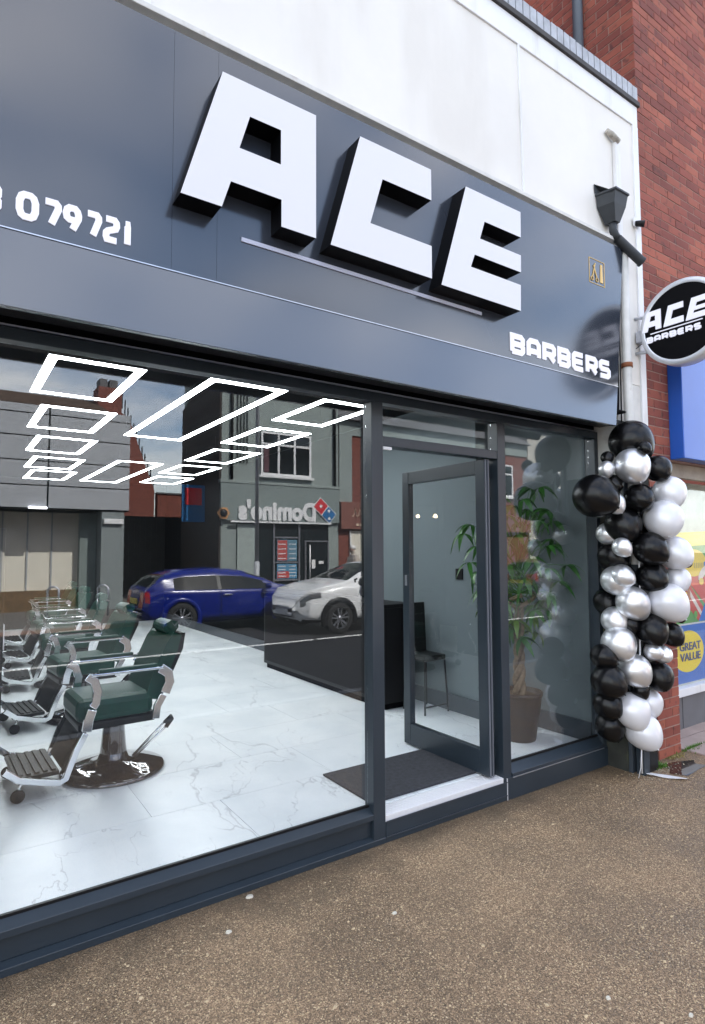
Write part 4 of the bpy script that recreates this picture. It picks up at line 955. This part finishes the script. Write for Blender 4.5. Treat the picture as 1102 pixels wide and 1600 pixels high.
def tuft(cx_, cy_, n_, hgt, spr, m_, lb, grp=None):
    hgt *= .6; spr *= .7
    mb = MB()
    for i in range(n_):
        x = cx_ + random.gauss(0, spr); y = min(cy_ + random.gauss(0, spr * .5), 2.56); a_ = random.random() * 6.28; h_ = hgt * random.uniform(.5, 1.2); ln = random.uniform(.2, .9) * h_; w_ = .0022
        px_, py_ = -math.sin(a_) * w_, math.cos(a_) * w_
        mb.add([(x - px_, y - py_, 0), (x + px_, y + py_, 0), (x + ln * .4 * math.cos(a_) + px_ * 1.5, y + ln * .4 * math.sin(a_) + py_ * 1.5, h_ * .6), (x + ln * .4 * math.cos(a_) - px_ * 1.5, y + ln * .4 * math.sin(a_) - py_ * 1.5, h_ * .6), (x + ln * math.cos(a_), y + ln * math.sin(a_), h_)], [(0, 1, 2, 3), (3, 2, 4)])
    mb.build('weed', m_, label=lb, cat='weed', group=grp, kind='stuff')
tuft(4.47, 2.50, 160, .05, .06, M_weed, 'small green weed at the foot of the shop corner pier')
tuft(5.10, 2.60, 260, .05, .10, M_weed, 'spread of green weed by the neighbouring shop pier')
tuft(4.80, 2.55, 200, .025, .09, M_weedy, 'dry yellow weed along the foot of the brick pier')
tuft(5.55, 2.52, 200, .045, .12, M_weed, 'green weed growing between the pink slabs')

# =================================================================== OPPOSITE SIDE OF THE STREET (mirrored in the glass)
YO = -12.0
M_gpan = mat('grey_cladding', (.38, .395, .415), .45, var=.05, vscale=1)
M_teal = mat('grey_green_render', (.25, .29, .275), .8, var=.08, vscale=2, bump=.15, bscale=20)
M_tealf = mat('grey_green_fascia', (.20, .24, .23), .6)
M_dark = mat('dark_shop_glass', (.015, .02, .022), .08, spec=.6)
M_cream = mat('cream_shutter', (.72, .68, .58), .7, var=.08, vscale=2)
M_tiles = mat('brown_roof_tile', (.09, .06, .045), .85, var=.3, vscale=6)
M_slate = mat('grey_slate', (.10, .10, .105), .8, var=.25, vscale=6)
M_upvc = mat('white_upvc', (.78, .78, .78), .4)
M_bshade = mat('mortared_brick', (.17, .050, .034), .85, var=.25, vscale=8)
lbg = thing('clad_building', 'grey panel clad shop building with brown roof reflected at the left', 'building', (0, YO, 0))
B(-7, 4.26, YO - 5.5, YO - .03, 2.74, 5.48).build('wall', M_dark, lbg)
B(-7, 4.24, YO - 5.5, YO - .9, 0, 2.70).build('shop_wall', M_cream, lbg)
rows = [2.76, 3.37, 4.02, 4.67, 5.28, 5.52]
for i in range(5):
    for a_, b_2 in ((-6.9, -3.9), (-3.88, -.86), (-.84, 2.17), (2.19, 4.28)):
        B(a_ + .012, b_2 - .012, YO - .029, YO, rows[i] + .012, rows[i + 1] - .02).build('cladding_panel', M_gpan, lbg, bevel=.004)
B(3.55, 4.16, YO - .85, YO - .05, 0, 2.735).build('pier', mat('grey_pier', (.22, .25, .25), .7), lbg, bevel=.01)
B(3.60, 4.12, YO - .049, YO + .03, 2.38, 2.52).build('pier_lamp', M_upvc, lbg, bevel=.01)
B(3.10, 3.53, YO - .89, YO - .60, 0, 2.70).build('shutter_guide', M_tealf, lbg)
for i in range(7): B(-1.2 + i * .6, -1.16 + i * .6, YO - .899, YO - .86, .5, 2.69).build('glazing_bar', M_gpan, lbg)
B(-7, 3.5, YO - .899, YO - .72, 0, .55).build('stall_riser', mat('brown_timber', (.16, .10, .05), .7, var=.3, vscale=4), lbg)
B(1.73, 2.17, YO, YO + .05, 2.74, 2.80).build('lit_strip', mat('sign_lamp', (.9, .9, 1), .5, emit=(.9, .9, 1), es=6), lbg)
MB().prism([(YO - .1, 5.50), (YO - 3.0, 6.45), (YO - 5.9, 5.5)], lambda u, v_, d: (d, u, v_), -7, 3.75).build('roof', M_tiles, lbg)
mb = MB()
for i in range(11): mb.box(-7, 3.76, YO - .12 - i * .27, YO - .12 - i * .27 + .05, 5.53 + i * .089, 5.56 + i * .089)
mb.build('tile_course', M_tiles, lbg)
chm = B(3.75, 4.45, YO - 2.7, YO - 1.9, 5.5, 6.75).build('chimney', M_bshade, lbg)
B(3.82, 4.05, YO - 2.6, YO - 2.1, 6.751, 7.05).box(4.12, 4.36, YO - 2.6, YO - 2.1, 6.751, 7.05).build('chimney_pot', M_slate, chm)
bk = thing('gabled_brick_building', 'red brick side gable and yard wall in the gap between the reflected shops', 'building', (8, -22, 0))
MB().prism([(5.5, 0), (7.8, 0), (7.8, 4.35), (6.65, 7.5), (5.5, 8.5)], fp, -26, -22).build('wall', M_bshade, bk)
mb = MB()
for i in range(12): mb.box(6.3 + i * .13, 6.34 + i * .13, -22.1, -22.02, 8.0 - i * .34, 8.75 - i * .34)
mb.build('railing', M_black, bk)
B(8.01, 12.5, -22.6, -22.2, 0, 4.25).build('yard_wall', M_bshade, bk)
gt = thing('shade_screen', 'added black screen for the shade between the reflected shops', 'screen', (6.2, -17, 0))  # black boards added as stand-in for the deep shade in the gap
for i in range(16): B(4.5 + i * .2, 4.69 + i * .2, -17.05, -17.0 + .004 * (i % 2), .05, 2.9).build('screen_board', mat('shade_black', (.012, .012, .013), .7), gt)
B(8.01, 12.5, -22.65, -22.15, 4.251, 4.32).build('wall_coping', M_slate, bk)

dm = thing('corner_takeaway', 'grey green pizza takeaway shop building with white lettering reflected in the glass', 'building', (9.2, YO, 0))
B(7.03, 11.38, YO - 3.6, YO, 0, 8.4).build('wall', M_teal, dm)
MB().prism([(YO - .001, 0), (YO - .001, 8.4), (YO - 1.2, 8.3), (YO - 3.2, 6.8), (YO - 3.6, 6.7), (YO - 3.6, 0)], lambda u, v_, d: (d, u, v_), 6.96, 7.029).build('side_wall', mat('shade_dark_brick', (.035, .025, .022), .85, var=.3), dm)  # side wall coloured darker than the front to stand for its shade
MB().prism([(YO + .25, 8.35), (YO - 1.8, 10.0), (YO - 3.9, 8.35)], lambda u, v_, d: (d, u, v_), 6.75, 11.4).build('roof', M_slate, dm)
B(6.8, 11.4, YO + .02, YO + .14, 8.2, 8.34).build('gutter', M_black, dm)
B(6.92, 11.42, YO + .001, YO + .12, 3.74, 3.84).build('cornice', M_teal, dm, bevel=.02)
B(6.98, 11.36, YO + .001, YO + .10, 2.56, 3.7395).build('fascia', M_tealf, dm, bevel=.01)
B(7.3, 11.0, YO + .101, YO + .17, 2.50, 2.555).build('light_bar', M_upvc, dm, bevel=.006)
tm = text_mesh("Domino's", .66, M_upvc, offset=.032, extrude=.02, align='LEFT', spacing=1.02)
place('lettering', tm, dm, (10.40, YO + .125, 2.63), rot=(R(90), 0, R(180)), scale=(1.08, 1.22, 1))
def rotsq(cx_, cz_, s, ang, y, m_, nm, n4=4, par=None):
    return MB().add([(cx_ + s * math.cos(ang + k * math.pi / 2), y, cz_ + s * math.sin(ang + k * math.pi / 2)) for k in range(4)], [(0, 1, 2, 3)]).build(nm, m_, par or dm)
M_lred = mat('logo_red', (.60, .03, .04), .45); M_lblue = mat('logo_blue', (.02, .14, .34), .45)
def logo(cx_, cz_, k, fn, par):
    a_ = R(-41)
    def q(u, v_): return (cx_ + (u * math.cos(a_) - v_ * math.sin(a_)) * k, cz_ + (u * math.sin(a_) + v_ * math.cos(a_)) * k)
    def poly(pts, d, m_, nm): MB().add([fn(*q(*p), d) for p in pts], [tuple(range(len(pts)))]).build(nm, m_, par)
    poly([(-.56, -.29), (.56, -.29), (.56, .29), (-.56, .29)], 0, M_upvc, 'logo_border')
    poly([(-.53, -.26), (-.02, -.26), (-.02, .26), (-.53, .26)], .006, M_lred, 'logo_red_half')
    poly([(.02, -.26), (.53, -.26), (.53, .26), (.02, .26)], .006, M_lblue, 'logo_blue_half')
    for cu, cv in ((-.275, 0), (.16, .12), (.40, -.12)):
        poly([(cu + .07 * math.cos(t_ * math.pi / 8), cv + .07 * math.sin(t_ * math.pi / 8)) for t_ in range(16)], .012, M_upvc, 'logo_dot')
logo(10.74, 2.98, .78, lambda u, v_, d: (u, YO + .14 + d, v_), dm)
def up_window(par, x0, x1, z0, z1, y, bars=3, trans=True):
    wf = B(x0, x1, y + .001, y + .03, z0, z1).build('window', M_dark, par)
    t_ = .07; mb = MB().box(x0, x1, y + .0305, y + .07, z0, z0 + t_).box(x0, x1, y + .0305, y + .07, z1 - t_, z1)
    for k in range(bars + 1):
        xc = x0 + (x1 - x0 - t_) * k / bars; mb.box(xc, xc + t_, y + .031, y + .069, z0 + t_, z1 - t_)
    if trans:
        for k in range(bars):
            xa = x0 + (x1 - x0 - t_) * k / bars + t_; xb = x0 + (x1 - x0 - t_) * (k + 1) / bars
            mb.box(xa, xb, y + .0315, y + .068, z1 - .45, z1 - .45 + t_)
    mb.build('frame', M_upvc, wf)
    B(x0 - .08, x1 + .08, y + .001, y + .12, z0 - .08, z0 - .005).build('sill', M_upvc, wf)
    B(x0 + .12, x0 + .30, y + .0302, y + .0304, z0 + .1, z1 - .5).build('curtain', mat('curtain', (.10, .05, .06), .9), wf)
up_window(dm, 8.36, 10.24, 4.08, 5.52, YO)
# shopfront of the takeaway
B(7.55, 10.95, YO + .001, YO + .03, .12, 2.49).build('shop_glass', M_dark, dm)
B(7.56, 8.3, YO + .031, YO + .045, .12, 2.46).build('window_vinyl', mat('pale_vinyl', (.33, .38, .36), .6, var=.1), dm)
mb = MB()
for x in (8.84, 9.78): mb.box(x - .03, x + .03, YO + .031, YO + .07, .12, 2.49)
for z in (2.02, 1.20, .62): mb.box(8.87, 9.75, YO + .031, YO + .065, z, z + .05)
mb.build('glazing_bar', M_sil, dm)
for k, (z0, z1, pal) in enumerate(((1.27, 1.97, ((.10, .22, .30), (.45, .08, .07), (.5, .5, .5))), (.69, 1.17, ((.08, .25, .40), (.50, .06, .05), (.45, .25, .12))))):
    po = B(8.95, 9.70, YO + .046, YO + .052, z0, z1).build('poster', mat('poster_base%d' % k, pal[0], .6), dm)
    mb = MB().box(8.97, 9.40 if k else 9.33, YO + .0525, YO + .054, z0 + .02, z0 + .24 if k else z1 - .02).build('poster_block', mat('poster_red%d' % k, pal[1], .6), po)
    mb = MB()
    for r_ in range(4):
        mb.box(9.00, 9.28, YO + .0545, YO + .056, z0 + .07 + r_ * (z1 - z0) / 4.5, z0 + .10 + r_ * (z1 - z0) / 4.5); mb.box(9.40, 9.66, YO + .0545, YO + .056, z0 + .07 + r_ * (z1 - z0) / 4.5, z0 + .10 + r_ * (z1 - z0) / 4.5)
    mb.build('poster_line', mat('poster_white', (.7, .7, .72), .6), po)
mb = MB()
for a_, b_2, z0, z1 in ((10.0, 10.05, .12, 1.95), (10.90, 10.95, .12, 1.95), (10.05, 10.90, 1.90, 1.95), (10.05, 10.90, .12, .2)): mb.box(a_, b_2, YO + .031, YO + .07, z0, z1)
dd_ = mb.build('door', M_sil, dm)
MB().tube([(10.16, YO + .12, .5), (10.16, YO + .12, 1.8)], .025, 8).build('door_handle', M_upvc, dd_)
B(10.28, 10.42, YO + .031, YO + .036, 1.0, 1.3).build('door_notice', M_upvc, dm)
B(10.55, 10.75, YO + .031, YO + .036, 1.15, 1.25).build('door_notice', M_upvc, dm)
mb = MB().tube([(7.35, YO + .06, 3.85), (7.35, YO + .06, 8.1)], .05, 8).tube([(11.2, YO + .06, 3.85), (11.2, YO + .06, 8.1)], .05, 8)
mb.build('downpipe', M_black, dm)
for x in (7.55, 7.66, 7.77, 7.88): MB().tube([(x, YO + .03, 4.4), (x, YO + .03, 7.2)], .02, 6).build('cable', M_dark, dm)
# side wall hanging sign of the takeaway
hs = thing('hanging_pizza_sign', 'hanging red and blue domino tile sign on the dark side wall', 'hanging sign', (6.6, YO - 1.2, 3.2))
B(6.2, 6.96, YO - 1.26, YO - 1.22, 2.55, 3.75).build('sign_panel', M_lblue, hs, bevel=.01)
B(6.3, 6.85, YO - 1.2195, YO - 1.21, 3.1, 3.65).build('sign_tile', M_lred, hs)
bl2 = thing('round_wall_sign', 'small orange round wall sign beside the reflected takeaway fascia', 'sign', (7.1, YO + .2, 2.75))
MB().lathe([(0, 0), (.20, 0), (.20, .05), (0, .05)], 6, (7.05, YO + .13, 2.78), 'y', sm=False).build('sign_plate', mat('orange_plate', (.60, .30, .12), .5), bl2)
MB().lathe([(0, 0), (.12, 0), (.12, .02), (0, .02)], 16, (7.05, YO + .182, 2.78), 'y').build('sign_symbol', M_black, bl2)
# brick terrace with brown fascia
bt = thing('brick_terrace', 'red brick terrace with long brown cafe fascia reflected right of the takeaway', 'building', (16, YO, 0))
B(11.40, 21.5, YO - 4, YO - .02, 0, 6.3).build('wall', M_bshade, bt)
B(11.41, 11.95, YO - .019, YO + .03, 3.3, 6.3).build('render_strip', M_teal, bt)
B(11.41, 21.5, YO - .019, YO + .025, 5.75, 6.3).build('eaves_band', M_teal, bt)
B(11.41, 21.5, YO + .0, YO + .15, 2.36, 3.32).build('fascia', mat('brown_fascia', (.20, .075, .055), .6), bt, bevel=.01)
MB().prism([(YO + .2, 6.28), (YO - 2, 7.9), (YO - 4.2, 6.28)], lambda u, v_, d: (d, u, v_), 11.4, 21.6).build('roof', M_slate, bt)
mb = MB()
rnd = random.Random(3)
for x0_ in (11.75, 14.9, 18.0):
    for k in range(8):
        bx = x0_ + 1.7 - k * .2
        mb.tube([(bx, YO + .165, 2.85 + rnd.uniform(-.05, .05)), (bx - .05, YO + .165, 3.0 + rnd.uniform(0, .12)), (bx - .11, YO + .165, 2.86), (bx - .16, YO + .165, 2.74 + rnd.uniform(0, .1)), (bx - .2, YO + .165, 2.86)], .014, 5)
    for k in range(6): mb.box(x0_ + .3 + k * .14, x0_ + .38 + k * .14, YO + .151, YO + .165, 2.48, 2.56)
mb.build('script_lettering', mat('gold_script', (.72, .58, .42), .5), bt)
for x in (13.3, 16.5, 19.2): up_window(bt, x, x + 1.3, 3.9, 5.3, YO - .02, 2)
for x in (11.9, 14.6, 17.4):
    B(x, x + 1.0, YO - .019, YO + .02, .3, 2.3).build('cream_blind', M_cream, bt)
    B(x + 1.0, x + 1.45, YO - .019, YO + .01, .1, 2.3).build('shop_door', M_dark, bt)
    mb = MB().box(x - .05, x, YO - .019, YO + .05, .1, 2.3).box(x + 1.45, x + 1.52, YO - .019, YO + .05, .1, 2.3).build('glazing_bar', M_upvc, bt)
ht = thing('pale_house', 'pale rendered house with white windows beyond the brick terrace', 'building', (26, YO, 0))
B(21.6, 34, YO - 4, YO - .02, 0, 7.2).build('wall', mat('pale_render', (.45, .43, .38), .8, var=.1), ht)
MB().prism([(YO + .2, 7.15), (YO - 2, 9.0), (YO - 4.2, 7.15)], lambda u, v_, d: (d, u, v_), 21.6, 34).build('roof', M_slate, ht)
for x in (22.3, 24.6, 27.2, 30):
    up_window(ht, x, x + 1.4, 3.9, 5.5, YO - .02, 2); up_window(ht, x, x + 1.5, .8, 2.5, YO - .02, 2)
# street lamp
lp = thing('street_lamp', 'tall grey street lamp column standing before the reflected takeaway', 'street lamp', (7.55, -10.5, 0))
MB().tube([(7.55, -10.5, 0), (7.55, -10.5, 1.3)], .085, 14).build('base', M_gpan, lp)
MB().tube([(7.55, -10.5, 1.3), (7.55, -10.5, 7.6), (7.55, -10.2, 8.0), (7.55, -9.4, 8.2)], [.062, .048, .04, .035], 12).build('column', M_gpan, lp)
B(7.43, 7.67, -9.6, -8.9, 8.15, 8.28).build('lantern', M_gpan, lp, bevel=.03)
for i, x in enumerate((2.18, 3.32)):
    cs = thing('cycle_stand', ['left of the two reflected steel hoop cycle stands', 'right of the two reflected steel hoop cycle stands'][i], 'cycle stand', (x, -10.5, 0), 'steel hoop cycle stands')
    pts = [(x - .12, -10.6, 0), (x - .12, -10.6, .66)] + [(x - .12 * math.cos(k * math.pi / 8), -10.6 + .012 * k, .66 + .10 * math.sin(k * math.pi / 8)) for k in range(9)] + [(x + .12, -10.5, .66), (x + .12, -10.5, 0)]
    MB().tube(pts, .025, 10).build('hoop', M_sil, cs)

# cars ---------------------------------------------------------------
def lerp_tab(tab, x):
    if x <= tab[0][0]: return tab[0][1]
    for (a_, va), (b_2, vb) in zip(tab, tab[1:]):
        if x <= b_2:
            t_ = (x - a_) / (b_2 - a_); t_ = t_ * t_ * (3 - 2 * t_) * .35 + t_ * .65; return va + (vb - va) * t_
    return tab[-1][1]
def make_car(label, paint, L_, sc_h, clad, name='parked_car'):
    r = thing(name, label, 'car', (0, 0, 0))
    top = [(0, .60), (.03, .92), (.10, 1.02), (.42, 1.30), (.9, 1.41), (1.6, 1.44), (2.25, 1.39), (2.7, 1.24), (3.2, 1.02), (3.6, .96), (4.0, .86), (4.2, .70), (4.25, .52)]
    belt = [(0, .55), (.04, .86), (.4, .97), (2, .94), (3.2, .91), (4.0, .79), (4.2, .63), (4.25, .49)]
    bot = [(0, .42), (.15, .27), (.6, .22), (3.7, .22), (4.1, .24), (4.25, .36)]
    hw = [(0, .66), (.12, .79), (.6, .87), (2, .90), (3.5, .87), (4.0, .78), (4.2, .60), (4.25, .46)]
    kx = L_ / 4.25
    nx = 100; V = []; NV = 21
    for i in range(nx + 1):
        x = 4.25 * i / nx; t_, b_2, z0, w_ = lerp_tab(top, x), lerp_tab(belt, x), lerp_tab(bot, x), lerp_tab(hw, x)
        t_ = max(t_, b_2 + .015); h_ = t_ - b_2; q = min(1, h_ / .40); wt = w_ * (1 - q) * .93 + .60 * q
        P = [(0, z0), (w_ * .86, z0), (w_ * .99, z0 + .12), (w_ * 1.0, z0 + (b_2 - z0) * .55), (w_ * .965, b_2 - .03), (w_ * .93, b_2), (wt + .02, b_2 + h_ * .80), (wt * .86, t_ - h_ * .05), (0, t_)]
        ring_ = []
        seg = [(0, 1, 1), (1, 2, 2), (2, 3, 3), (3, 4, 3), (4, 5, 1), (5, 6, 5), (6, 7, 3), (7, 8, 3)]
        for a_, c_, n_ in seg:
            for k in range(n_): f_ = k / n_; ring_.append((P[a_][0] + (P[c_][0] - P[a_][0]) * f_, P[a_][1] + (P[c_][1] - P[a_][1]) * f_))
        ring_.append(P[8])
        half = ring_
        full = [(-y, z) for y, z in half] + [(y, z) for y, z in reversed(half[1:-1])]
        V.append([(x * kx, y, z * sc_h) for y, z in full])
    n_ = len(V[0]); H2 = len(half)
    lay = {k: MB() for k in ('body', 'glass', 'lamp', 'tail', 'grille', 'clad')}
    allv = [p for rr_ in V for p in rr_]
    wheels = [.78, 3.40]
    faces = {k: [] for k in lay}
    for i in range(nx):
        for j in range(n_):
            a_ = i * n_ + j; b_2 = i * n_ + (j + 1) % n_; fc = (a_, b_2, b_2 + n_, a_ + n_)
            c_ = sum((Vector(allv[k]) for k in fc), Vector()) / 4; x = c_.x / kx; z = c_.z / sc_h; y = abs(c_.y)
            jj = j if j < H2 - 1 else n_ - 1 - j           # ring segment index from the bottom
            if any((x - wx) ** 2 + (z - .31) ** 2 < .375 ** 2 for wx in wheels) and y > .55: continue
            h_ = lerp_tab(top, x) - lerp_tab(belt, x)
            key = 'body'
            if 10 <= jj <= 13 and h_ > .14 and .62 < x < 2.98 and z > lerp_tab(belt, x) + .02:
                if 1.60 < x < 1.70: key = 'grille'
                elif not (jj == 14 and x > 2.4 or x > 2.30 + (1.44 - z) * 1.3 and x < 2.38 + (1.44 - z) * 1.3): key = 'glass'
            elif jj >= 16 and (2.36 < x < 3.14): key = 'glass'
            elif jj >= 17 and (.12 < x < .48): key = 'glass'
            if 5 <= jj <= 9 and 3.80 < x < 4.16 and y > .46 and lerp_tab(belt, x) - .13 < z < lerp_tab(belt, x) - .01: key = 'lamp'
            if x > 4.16 and y < .42 and .34 < z < .58 : key = 'grille'
            if x < .14 and z > .72 and y > .42 and z < .95: key = 'tail'
            if clad and z < .30 and key == 'body': key = 'clad'
            faces[key].append(fc)
    faces['body'].append(tuple(range(n_))); faces['body'].append(tuple(reversed(range(nx * n_, nx * n_ + n_))))
    mm_ = {'body': paint, 'glass': mat('car_glass', (.008, .011, .012), .05, spec=.5), 'lamp': mat('headlamp', (.10, .105, .11), .08, .3, coat=1), 'tail': mat('tail_lamp', (.35, .01, .015), .2), 'grille': M_black, 'clad': M_black}
    nm = {'body': 'body', 'glass': 'window_glass', 'lamp': 'headlight', 'tail': 'tail_light', 'grille': 'grille', 'clad': 'sill_cladding'}
    for key, fs in faces.items():
        if not fs: continue
        groups = [fs]
        if key in ('lamp', 'tail'): groups = [[f_ for f_ in fs if allv[f_[0]][1] > 0], [f_ for f_ in fs if allv[f_[0]][1] <= 0]]
        for gfs in groups:
            used = sorted({i for f_ in gfs for i in f_}); mp_ = {o_: k for k, o_ in enumerate(used)}
            mb = MB(); mb.add([allv[i] for i in used], [tuple(mp_[i] for i in f_) for f_ in gfs], 0, True)
            mb.build(nm[key], mm_[key], r, local=True)
    B(.25 * kx, 3.95 * kx, -.58, .58, .24, .75).box(1.25 * kx, 2.9 * kx, -.80, .80, .24, .6).build('underbody', M_black, r, local=True)
    wheels3 = [.78 * kx, 3.40 * kx]
    for wx in wheels3:
        for s in (-1, 1):
            wy = s * .80; wh = bpy.data.objects.new('wheel', None); col.objects.link(wh); wh.parent = r; wh.location = (wx, wy, .325)
            MB().lathe([(.215, -.10), (.30, -.105), (.325, -.07), (.325, .07), (.30, .105), (.215, .10)], 32, (0, 0, 0), 'y').build('tyre', mat('tyre_rubber', (.015, .015, .016), .8), wh, local=True)
            mk = MB(); n_a = 26
            for dy_, rr0, rr1 in ((0, .335, .43),):
                vs_ = []
                for q_ in range(n_a + 1):
                    a_ = -.35 + (math.pi + .7) * q_ / n_a
                    for rr_, yy_ in ((rr0, .085), (rr0, .118), (rr1, .112), (rr1 + .004, .06)):
                        vs_.append((rr_ * math.cos(a_), s * (yy_ - .02), rr_ * math.sin(a_) + .0))
                mk.add(vs_, [(4 * q_ + p_, 4 * q_ + p_ + 1, 4 * q_ + p_ + 5, 4 * q_ + p_ + 4) for q_ in range(n_a) for p_ in range(3)], 0, True)
            ar = mk.build('wheel_arch', M_black if clad else paint, r, local=True); ar.location = (wx, s * .80, .325)
            rm = MB().lathe([(.205, -.09), (.222, -.09), (.222, .09), (.205, .09)], 32, (0, 0, 0), 'y')
            for k in range(5):
                a_ = 2 * math.pi * k / 5 + .3; dv = Vector((math.cos(a_), 0, math.sin(a_))); pv = Vector((-math.sin(a_), 0, math.cos(a_)))
                for w2 in (-.03, .03): rm.obox(dv * .03 + Vector((0, s * .075, 0)) + pv * w2 * .3, dv * .21 + Vector((0, s * .085, 0)) + pv * w2 * 1.6, pv * .014, (0, .012, 0))
            rm.lathe([(0, s * .09), (.05, s * .09), (.05, s * .06)], 16, (0, 0, 0), 'y')
            rm.build('rim', M_sil, wh, local=True)
            MB().lathe([(0, s * .02), (.205, s * .02)], 24, (0, 0, 0), 'y').build('brake_disc', M_black, wh, local=True)
    for s in (-1, 1):
        MB().sphere((2.78 * kx, s * .98, 1.0 * sc_h), (.07, .11, .065), 14, 8).build('mirror', paint, r, local=True)
        B(1.72 * kx, 1.92 * kx, s * .885, s * .915, .82 * sc_h, .845 * sc_h).build('door_handle', M_sil if not clad else paint, r, local=True, bevel=.005)
        B(1.655 * kx, 1.662 * kx, s * .893, s * .905, .32, .9).build('door_gap', M_black, r, local=True)
    B(4.25 * kx, 4.27 * kx, -.26, .26, .40, .51).build('number_plate', mat('plate_white', (.6, .6, .6), .5), r, local=True)
    B(-.02, .0, -.26, .26, .62, .73).build('number_plate', mat('plate_yellow', (.6, .5, .1), .5), r, local=True)
    return r
pb = mat('blue_car_paint', (.0, .009, .17), .25, .0, coat=.5, coatr=.03); pw = mat('white_car_paint', (.82, .83, .84), .28, coat=1, coatr=.03)
c1 = make_car('metallic blue hatchback parked at the far kerb, reflected in the window', pb, 4.08, .94, False)
c1.location = (3.33, -7.55, -.10)
c2 = make_car('white crossover car driving towards the blue hatchback, reflected in the window', pw, 4.4, 1.06, True, 'white_car')
c2.location = (10.28, -5.68, -.10); c2.rotation_euler = (0, 0, math.pi)
c3 = make_car('dark grey car parked on the far side farther along the street', mat('grey_car_paint', (.08, .085, .09), .25, .4, coat=1, coatr=.03), 4.3, 1.0, False)
c3.location = (15.5, -7.6, -.10)

# pedestrian outside the takeaway
def person(loc, rz):
    r = thing('person', 'white haired person in a pale coat walking past the reflected takeaway', 'person', loc)
    J = {'pel': (0, 0, .95, .15), 'che': (.02, 0, 1.30, .17), 'nec': (.03, 0, 1.47, .06), 'hed': (.05, 0, 1.60, .095), 'top': (.05, 0, 1.68, .085),
         'shl': (.02, .19, 1.40, .07), 'ell': (-.06, .24, 1.13, .05), 'wrl': (.05, .23, .90, .035), 'hal': (.08, .23, .82, .035),
         'shr': (.02, -.19, 1.40, .07), 'elr': (.08, -.24, 1.13, .05), 'wrr': (.22, -.20, .98, .035), 'har': (.28, -.18, .95, .035),
         'hil': (0, .09, .88, .10), 'knl': (.12, .10, .50, .065), 'anl': (.06, .10, .10, .045), 'tol': (.18, .10, .04, .04),
         'hir': (0, -.09, .88, .10), 'knr': (.02, -.10, .50, .065), 'anr': (-.18, -.10, .12, .045), 'tor': (-.08, -.10, .04, .04)}
    ks = list(J); E_ = [('pel', 'che'), ('che', 'nec'), ('nec', 'hed'), ('hed', 'top'), ('che', 'shl'), ('shl', 'ell'), ('ell', 'wrl'), ('wrl', 'hal'), ('che', 'shr'), ('shr', 'elr'), ('elr', 'wrr'), ('wrr', 'har'), ('pel', 'hil'), ('hil', 'knl'), ('knl', 'anl'), ('anl', 'tol'), ('pel', 'hir'), ('hir', 'knr'), ('knr', 'anr'), ('anr', 'tor')]
    me = bpy.data.meshes.new('body'); me.from_pydata([J[k][:3] for k in ks], [(ks.index(a_), ks.index(b_2)) for a_, b_2 in E_], [])
    o = bpy.data.objects.new('body', me); col.objects.link(o); o.parent = r; me.materials.append(mat('pale_coat', (.55, .48, .42), .85))
    sm2 = o.modifiers.new('skin', 'SKIN'); 
    for i, k in enumerate(ks): me.skin_vertices[0].data[i].radius = (J[k][3],) * 2; me.skin_vertices[0].data[i].use_root = (k == 'pel')
    o.modifiers.new('sub', 'SUBSURF').levels = 1
    MB().sphere((.055, 0, 1.645), (.098, .085, .12), 16, 12).build('head', mat('skin', (.5, .32, .25), .6), r, local=True)
    MB().sphere((.035, 0, 1.69), (.108, .100, .095), 16, 12).build('hair', mat('white_hair', (.75, .73, .70), .8), r, local=True)
    MB().prism([(-.15, .45), (.20, .45), (.17, .95), (.13, 1.38), (-.11, 1.38), (-.15, .95)], fp, -.19, .19).build('coat', mat('pale_coat', (.55, .48, .42), .85), r, local=True, bevel=.05)
    r.rotation_euler = (0, 0, rz); return r
for o_ in [1]: person((11.55, -11.3, 0), R(180))

# far terrace silhouettes on our own side beyond the neighbour
fb = thing('far_building', 'plain brick shop building farther along our side of the street', 'building', (20, YW + .1, 0))
B(16.01, 40, YW + .1, 12, 0, 8).build('wall', M_bshade, fb)
